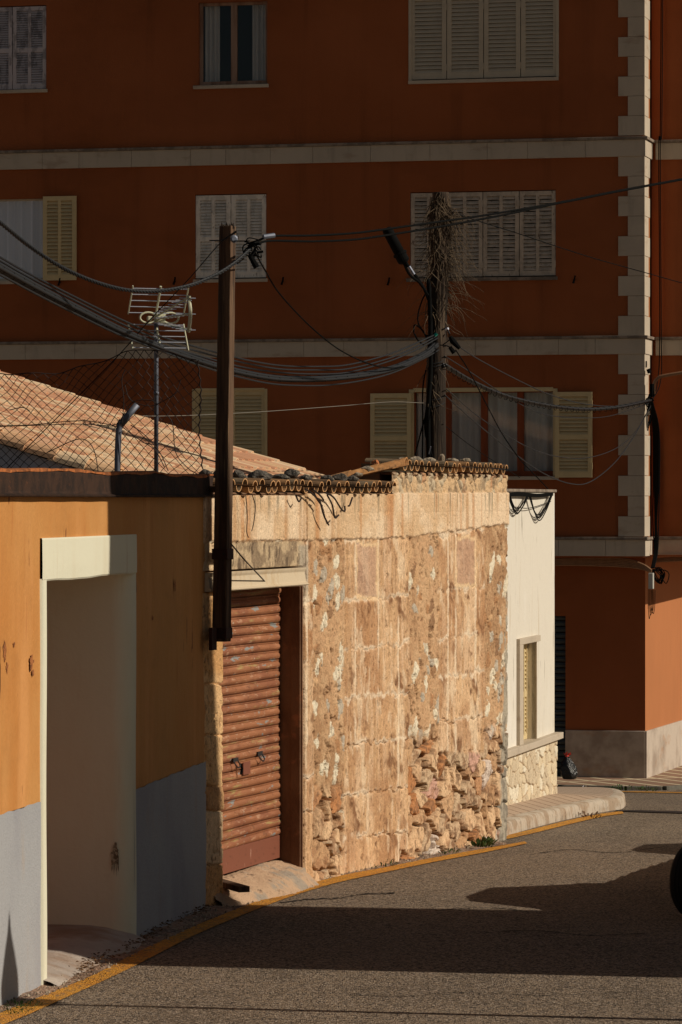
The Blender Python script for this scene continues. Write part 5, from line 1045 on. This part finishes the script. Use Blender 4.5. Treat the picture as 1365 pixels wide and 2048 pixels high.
# ------------------------------------------------------------------ fence on the terrace edge
fe = thing('chain_link_fence', P(210, 950, 32.3), 'sagging rusty chain-link fence above the orange wall', 'fence')
DF = 32.3; w_ = .086; rows = 16
topy = lambda px: float(np.interp(px, [-80, 0, 60, 130, 200, 245, 290, 330, 370, 405], [760, 747, 748, 745, 722, 704, 697, 703, 712, 720]))
ms_ = MB()
def fpt(px, zf):          # zf 0..1 up the mesh
    yb, yt = 960., topy(px); y = yb+(yt-yb)*zf; wv = 5*math.sin(px*.021+zf*3)*zf+3*math.sin(zf*9+px*.05)
    return P(px+wv, y+2*math.sin(px*.07), DF+.03*math.sin(px*.03+zf*4))
for c_ in range(50):
    pts = []
    for r_ in range(25): pts.append(fpt(min(404, -90+c_*10.+(10 if (r_+c_) % 2 else 0)), r_/24))
    ms_.tube(pts, .0042, 3, False)
ms_.tube(cat([fpt(x, 1.0) for x in range(-80, 404, 20)], 3), .0042, 4)
ms_.tube([fpt(403, k/24)+Vector((.006*(-1)**k, 0, 0)) for k in range(25)], .0042, 4)
ms_.build('wire_mesh', m_rusty, fe, recalc=False)
for k, pts in enumerate(([(-20, 852), (60, 850), (130, 843), (180, 842), (228, 850), (240, 838)], [(0, 853), (90, 850), (160, 848), (235, 853)])):
    mb = MB(); q = cpath(pts, DF-.05, DF-.05); mb.tube(q, .0035, 4)
    for i in range(2, len(q), 5):
        for s in (-1, 1): mb.tube([q[i]+Vector((-.012, 0, -.014*s)), q[i]+Vector((.012, 0, .016*s))], .0024, 3)
    mb.build('barbed_wire', m_rusty, fe, recalc=False)
mb = MB()
for pts in ([(240, 842), (265, 805), (300, 800), (312, 806)], [(262, 850), (290, 870), (320, 905), (337, 942)], [(335, 830), (346, 850), (352, 905), (375, 935), (395, 948)], [(240, 850), (280, 880), (310, 900), (330, 935)], [(95, 905), (150, 880), (175, 882), (190, 905), (198, 950)],
            [(250, 770), (262, 800), (300, 812), (330, 800), (352, 785), (362, 760)], [(245, 845), (248, 800), (244, 760), (250, 740)], [(20, 820), (45, 815), (60, 822)]):
    mb = MB(); mb.tube(cpath(pts, DF-.06, DF-.1), .0038, 4); mb.build('loose_wire', m_rusty, fe, recalc=False)
po = MB(); po.tube(cat([P(235, 962, DF-.02), P(236, 905, DF-.02), P(238, 862, DF-.02), P(242, 848, DF-.02)], 5), .026, 12); po.tube([P(241, 850, DF-.02), P(256, 832, DF-.02), P(275, 809, DF-.02)], .028, 12); po.build('leaning_post', m_galv, fe, smooth=True)
# ------------------------------------------------------------------ antenna
an = thing('tv_antenna', P(313, 955, 32.6), 'cream UHF television antenna on a galvanised mast behind the fence', 'antenna')
DA = 32.6; A0 = P(313, 638, DA); bdir = Vector((.33, -.944, 0)); rdir = Vector((.944, .33, 0))
def ap(a, t, z): return A0+bdir*a+rdir*t+Vector((0, 0, z))
mb = MB(); mb.tube([P(313, 985, DA), P(313, 700, DA), P(313, 646, DA)], .019, 12); mb.tube([P(313, 790, DA), P(313, 783, DA)], .023, 12); mb.build('mast', m_galv, an, smooth=True)
for s in (1, -1):
    mb = MB()
    for k in range(5): z = s*(.05+.05*k); a = (.0+.028*k)*1.0; mb.tube([ap(a, -.245, z), ap(a, .245, z)], .0045, 5)
    rf = mb.build('reflector_rods', m_alu, an)
    for tt in (-.245, .245, 0): mb = MB(); mb.tube([ap(-.01, tt, s*.04), ap(.135, tt, s*.27)], .010 if tt == 0 else .007, 6); mb.build('reflector_bar', m_antp, rf)
for (z0, z1) in ((.12, .14), (0, 0), (-.12, -.14)):
    mb = MB(); mb.tube([ap(.05, 0, z0*.25), ap(.98, 0, z1)], .009, 6)
    b = mb.build('boom', m_antp, an); mb = MB()
    for k in range(8): a = .14+k*.11; z = z0*.25+(z1-z0*.25)*(a-.05)/.93; mb.tube([ap(a, -.07, z), ap(a, .07, z)], .0036, 5)
    mb.build('directors', m_alu, b)
mb = MB(); q = ap(.95, 0, 0); mb.tube(cat([ap(.93, 0, .145), ap(.97, 0, .08), ap(.99, 0, 0), ap(.97, 0, -.08), ap(.93, 0, -.145)], 4), .016, 8); mb.build('end_bracket', m_antp, an)
for s in (-1, 1):
    mb = MB(); c = ap(.09, s*.098, .005); mb.tube([c+rdir*.072*math.cos(t)+Vector((0, 0, 1))*.045*math.sin(t) for t in [2*math.pi*i/28 for i in range(29)]], .009, 8); mb.build('dipole_loop', m_antp, an, smooth=True)
mb = MB(); fA = Fr(ap(.07, 0, 0).xy, math.atan2(rdir.x, rdir.y)); mb.box(fA, -.03, .05, -.04, .04, A0.z-.035, A0.z+.04); mb.box(fA, -.1, -.06, -.02, .02, A0.z-.02, A0.z+.02); mb.build('feed_box', m_antp, an, bevel=.006)

# ------------------------------------------------------------------ small things
def plant(px, py, n, h, spread, D=None, label='', mat=m_leaf, name='weed', lean=0):
    p0 = G(px, py) if D is None else P(px, py, D); mb = MB(); rn = random.Random(int(px*7+py))
    for i in range(n):
        a = rn.uniform(0, 6.28); d = rn.random()**.6*spread; b = p0+Vector((math.cos(a)*d*.5, math.sin(a)*d*1.2, .01)); out = Vector((math.cos(a), math.sin(a), 0))
        L = h*rn.uniform(.4, 1); tip = b+out*L*rn.uniform(.2, .9)+Vector((0, 0, L*rn.uniform(.3, 1))); mid = (b+tip)/2+Vector((0, 0, L*.18)); w = Vector((-math.sin(a), math.cos(a), 0))*L*rn.uniform(.10, .22)
        mb.add([b, mid-w, tip, mid+w], [(0, 1, 2, 3)])
    o = mb.build(name, mat, recalc=False); tag(o, label, 'weed', 'weeds along the wall foot')
plant(657, 1749, 130, .10, .17, label='bushy green weed at the foot of the rubble beside the garage opening')
plant(768, 1731, 90, .07, .24, label='low green weed under the dressed stone column')
plant(735, 1738, 40, .05, .18, label='sparse green weed left of the low weed under the stone column')
plant(958, 1693, 170, .12, .30, label='widest green weed tuft at the far foot of the rubble wall')
plant(892, 1707, 60, .06, .25, label='faint green weed left of the widest tuft')
plant(405, 1806, 90, .10, .25, label='dark weed in the corner where the orange wall meets the garage')
plant(375, 1822, 70, .06, .35, label='dry dark leaf litter along the shaded orange wall foot', mat=m_dryleaf)
plant(40, 2018, 160, .035, .30, label='thin strip of grass across the yellow line at the lower left')
plant(180, 1960, 60, .03, .25, label='dead leaves beside the doorway ramp', mat=m_dryleaf)
plant(1240, 1580, 70, .07, .45, label='green weeds growing out of the far kerb', D=57.3)
plant(1292, 1581, 60, .07, .35, label='green weeds at the bend of the far kerb', D=57.0)
plant(1180, 1635, 40, .08, .3, label='small dry weed at the foot of the pale kerb', mat=m_dryleaf)
dl = MB(); rn = random.Random(11)
for i in range(520):
    px = rn.choice([rn.gauss(185, 16), rn.gauss(300, 30), rn.gauss(400, 22), rn.uniform(160, 430)]); base = np.interp(px, [120, 190, 270, 340, 430], [1962, 1935, 1898, 1850, 1812]); py = base+rn.gauss(0, 7); p = G(px, py); r = rn.uniform(.006, .022); a = rn.uniform(0, 6)
    c = p+Vector((0, 0, .03+rn.uniform(0, .03))); dl.add([c+Vector((math.cos(a)*r, math.sin(a)*r, 0)), c+Vector((-math.sin(a)*r*.6, math.cos(a)*r*.6, .01)), c-Vector((math.cos(a)*r, math.sin(a)*r, 0))], [(0, 1, 2)])
tag(dl.build('leaf_litter', m_dryleaf, recalc=False), kind='stuff')
# twigs hanging from the eave
def hang(name, lst, r, label):
    mb = MB()
    for pts in lst:
        q = []
        for (x, y) in pts: u, z = fS.hit(x, y, .10); q.append(fS.pt(u, .10+.0*x, z))
        mb.tube(cat(q, 5), r, 5)
    tag(mb.build(name, m_rusty, recalc=False), label, 'dry stems', 'dry stems hanging from the eave')
hang('dry_stems', [[(505, 990), (511, 1012), (508, 1045), (504, 1062)], [(492, 990), (495, 1030), (494, 1062), (497, 1075)]], .004, 'two fine dry stems hanging from the left eave beside the pole')
hang('dry_stems', [[(592, 990), (598, 1003), (603, 997)], [(625, 978), (640, 990), (648, 1000)], [(628, 985), (636, 1000), (645, 1012)], [(650, 985), (668, 995), (683, 1018), (690, 1022), (690, 1012)], [(655, 990), (665, 1010), (670, 1035), (678, 1030)], [(640, 1000), (648, 1030), (658, 1050)], [(610, 978), (622, 985), (640, 1002)], [(705, 995), (700, 1010), (697, 1012)]], .0085, 'tangle of thick dark dry roots hanging over the middle of the plaster band')
# bin bag
bg = thing('bin_bag', P(1138, 1560, 57.9), 'shiny black rubbish bag with red tie on the corner pavement', 'bin bag')
mb = MB(); pc = P(1139, 1559, 57.9); k = 20; rn = random.Random(2); vs = []; pr = [(0.02, 0), (.10, .01), (.125, .07), (.12, .16), (.095, .24), (.06, .30), (.03, .335), (.02, .35)]
for i, (r, h) in enumerate(pr):
    for j in range(k): a = 2*math.pi*j/k; rr_ = r*(1+.10*math.sin(a*5+i)+rn.uniform(-.05, .05)); vs.append(pc+Vector((rr_*math.cos(a)-.05*h/.35*.6, rr_*math.sin(a), h)))
mb.add(vs, [(i*k+j, i*k+(j+1) % k, (i+1)*k+(j+1) % k, (i+1)*k+j) for i in range(len(pr)-1) for j in range(k)]); mb.build('sack', m_bag, bg, smooth=True)
mb = MB(); q = pc+Vector((-.035, 0, .35))
for i in range(9): a = i*.7; mb.add([q+Vector((0, 0, -.01)), q+Vector((.07*math.cos(a), .05*math.sin(a), .03+.02*(i % 3))), q+Vector((.06*math.cos(a+.5), .05*math.sin(a+.5), .045))], [(0, 1, 2)])
mb.lathe(q, [(.02, -.02), (.03, 0), (.02, .02)], 8); mb.build('red_tie', m_red, bg)
mb = MB(); q = G(1163, 1583)+Vector((0, 0, .02)); q = P(1163, 1578, 56.5)
mb.add([q+Vector((-.08, 0, -.03)), q+Vector((.0, .04, -.03)), q+Vector((.03, 0, -.03)), q+Vector((.04, 0, .06)), q+Vector((-.02, -.03, .0)), q+Vector((.01, 0, .02))], [(0, 1, 4), (1, 2, 5), (2, 3, 5), (4, 5, 3), (0, 4, 2)]); tag(mb.build('litter', m_paper, recalc=False), 'scrap of white paper lying by the far kerb', 'litter')

# ------------------------------------------------------------------ cars at the right edge
def make_car(loc, rz, label, steer=0):
    c = thing('parked_car', (0, 0, 0), label, 'car', 'cars parked along the right side')
    # local: nose towards -y, x = width
    st = [(-1.95, .30, .55, .60), (-1.85, .24, .74, .70), (-1.0, .22, .90, .82), (-.55, .22, .95, .84), (.2, .22, .96, .84), (1.4, .22, .97, .84), (1.9, .26, .90, .80), (2.0, .34, .70, .72)]
    mb = MB(); vs = []
    for (y, z0, z1, hw) in st:
        for (x, z) in ((-hw*.9, z0), (-hw, z0+.12), (-hw, (z0+z1)/2+.08), (-hw*.93, z1-.03), (-hw*.8, z1), (hw*.8, z1), (hw*.93, z1-.03), (hw, (z0+z1)/2+.08), (hw, z0+.12), (hw*.9, z0)): vs.append((x, y, z))
    n = 10; mb.add(vs, [(i*n+j, i*n+(j+1) % n, (i+1)*n+(j+1) % n, (i+1)*n+j) for i in range(len(st)-1) for j in range(n)]+[tuple(range(n)), tuple(range((len(st)-1)*n, len(st)*n))]); mb.build('body', m_car, c, bevel=.02)
    mb = MB(); cs = [(-.95, .88, .74, .88, .74), (-.25, .9, .76, 1.42, .58), (.2, .9, .76, 1.47, .60), (1.2, .9, .76, 1.43, .58), (1.75, .9, .74, .93, .72)]; vs = []
    for (y, z0, w0, z1, w1) in cs: vs += [(-w0, y, z0), (-w1, y, z1), (w1, y, z1), (w0, y, z0)]
    mb.add(vs, [(i*4+j, i*4+(j+1) % 4, (i+1)*4+(j+1) % 4, (i+1)*4+j) for i in range(4) for j in range(4)]+[(0, 1, 2, 3), (16, 17, 18, 19)]); mb.build('cabin_glass', m_carg, c, bevel=.03)
    mb = MB(); vs = []
    for (y, z) in ((-.22, 1.43), (.2, 1.485), (1.2, 1.445), (1.3, 1.40)): vs += [(-.60, y, z-.03), (-.5, y, z+.01), (.5, y, z+.01), (.60, y, z-.03)]
    mb.add(vs, [(i*4+j, i*4+j+1, (i+1)*4+j+1, (i+1)*4+j) for i in range(3) for j in range(3)]); mb.build('roof', m_car, c)
    for x in (-1, 1):
        mb = MB(); mb.lathe((x*.86, -.55, .95), [(.02, 0), (.055, .02), (.06, .07), (.04, .1)], 12, Vector((0, 1, 0))); mb.build('mirror', m_car, c)
        for y in (-1.25, 1.3):
            ax = Vector((1, 0, 0)); off_ = x*.78
            if y < 0: ax = Vector((math.cos(steer), math.sin(steer), 0))
            ctr = Vector((off_, y, .31)); ty = MB(); hwid = .11
            pr = [(.17, -hwid*.9), (.24, -hwid), (.285, -hwid*.96), (.305, -hwid*.75), (.31, -hwid*.4)]
            for q in (-.035, 0, .035): pr += [(.31, q-.006), (.303, q-.004), (.303, q+.004), (.31, q+.006)]
            pr += [(.31, hwid*.4), (.305, hwid*.75), (.285, hwid*.96), (.24, hwid), (.17, hwid*.9)]
            ty.lathe(ctr, pr, 48, ax); w = ty.build('tyre', m_tyre, c); ri = MB(); ri.lathe(ctr, [(.02, -.06), (.17, -.085), (.17, .085), (.02, .06)], 24, ax); ri.build('rim', m_rim, w)
    for x in (-1, 1): mb = MB(); mb.lathe((x*.58, -1.93, .62), [(.02, 0), (.09, .01), (.08, .1)], 14, Vector((0, 1, 0))); mb.build('headlight', m_paper, c)
    c.location = loc; c.rotation_euler = (0, 0, rz); return c
hd = R(-11.5)     # heading of the street
tc_ = Vector(((1352-CX)/F*31.35+.09, 31.45, zg(31.4)))
# tyre centre in local coordinates is (-.70, -1.25)
rot = lambda x, y: Vector((x*math.cos(hd)-y*math.sin(hd), x*math.sin(hd)+y*math.cos(hd), 0))
cpos = tc_-rot(-.78, -1.25)+Vector((.11, 0, 0)); cpos.z = zg(cpos.y)
make_car(cpos, hd, 'dark parked car at the right edge showing only its black front tyre', steer=R(-26))
make_car((5.9, 39.2, zg(39.2)), hd, 'second dark car parked farther up the right side out of view')

lw = MB()  # unseen wall added to cast the remaining shade on the road
for i in range(9): a0_ = Vector((3.62+i*.12, 34.4+i*.52, 0)); a1_ = Vector((3.62+(i+1)*.12, 34.4+(i+1)*.52, 0)); h_ = zg(a0_.y)+.80-.012*i; q = [a0_, a1_, a0_+Vector((.25, -.05, 0)), a1_+Vector((.25, -.05, 0))]; lw.hexa([v+Vector((0, 0, zg(v.y)-.1)) for v in q]+[v+Vector((0, 0, h_)) for v in q])
tag(lw.build('shade_wall', m_kerb, bevel=.01), 'added low stone wall beside the parked cars, unseen, shading the road', 'wall')
# ------------------------------------------------------------------ across the street (out of frame, casts the big shade)
T = SUN_AZ; 
def onray(x0, y0, X): t = (X-x0)/T.x; return y0+T.y*t
tw = thing('townhouse', (9, 28, 0), 'cream two-storey townhouse across the street, outside the frame', 'house')
XA = 6.2
n0 = onray(-1.4, 27.42, XA); n1 = onray(-1.716, 28.2, XA); f0 = onray(-1.124, 31.66, XA)
def prism(mb, pts, z0, z1):
    n = len(pts); mb.add([Vector((*p, z0)) for p in pts]+[Vector((*p, z1)) for p in pts], [tuple(range(n))[::-1], tuple(range(n, 2*n))]+[(i, (i+1) % n, (i+1) % n+n, i+n) for i in range(n)])
mb = MB(); dx = 8.; prism(mb, [(XA, n0), (XA+dx, n0-1.0), (XA+dx, f0-.8), (XA, f0)], -.4, 6.4); mb.build('lower_storey', m_townwall, tw)
mb = MB(); prism(mb, [(XA, n1), (XA+dx, n1-1.0), (XA+dx, f0-.8), (XA, f0)], 6.4, 9.6); mb.build('upper_storey', m_townwall, tw)
for yy in ((n1+f0)/2,):
    for zz in (1.0, 3.9, 7.1):
        mb = MB(); mb.box(Fr((XA, yy), R(0)), -.45, .45, -.03, .0, zz, zz+1.3) if False else mb.hexa([Vector((XA-.03+a*.02, yy+b, z)) for z in (zz, zz+1.3) for b in (-.45, .45) for a in (0, 1)]); mb.build('window_shutter', m_brown, tw)
lm = thing('street_lamp', (0, 0, 0), 'tall iron street lamp with pointed lantern across the street, outside the frame', 'street lamp')
lx = 3.4; ly = onray(*((P(27, HY, 25.3).x), 25.25), lx); lm.location = (lx, ly, zg(ly))
hgt = .52+(lx-P(27, HY, 25.3).x)/T.x*math.tan(SUN_EL)
b0 = Vector((lx, ly, zg(ly)))
mb = MB(); mb.lathe(b0, [(.09, 0), (.09, .3), (.05, .35), (.04, hgt-.72)], 12); mb.build('post', m_iron, lm)
mb = MB(); mb.lathe(b0+Vector((0, 0, hgt-.72)), [(.05, 0), (.20, .10), (.25, .26), (.24, .34), (.15, .50), (.05, .66), (.01, .80)], 12); mb.build('lantern', m_iron, lm)
print('SCENE BUILT', len(bpy.data.objects))
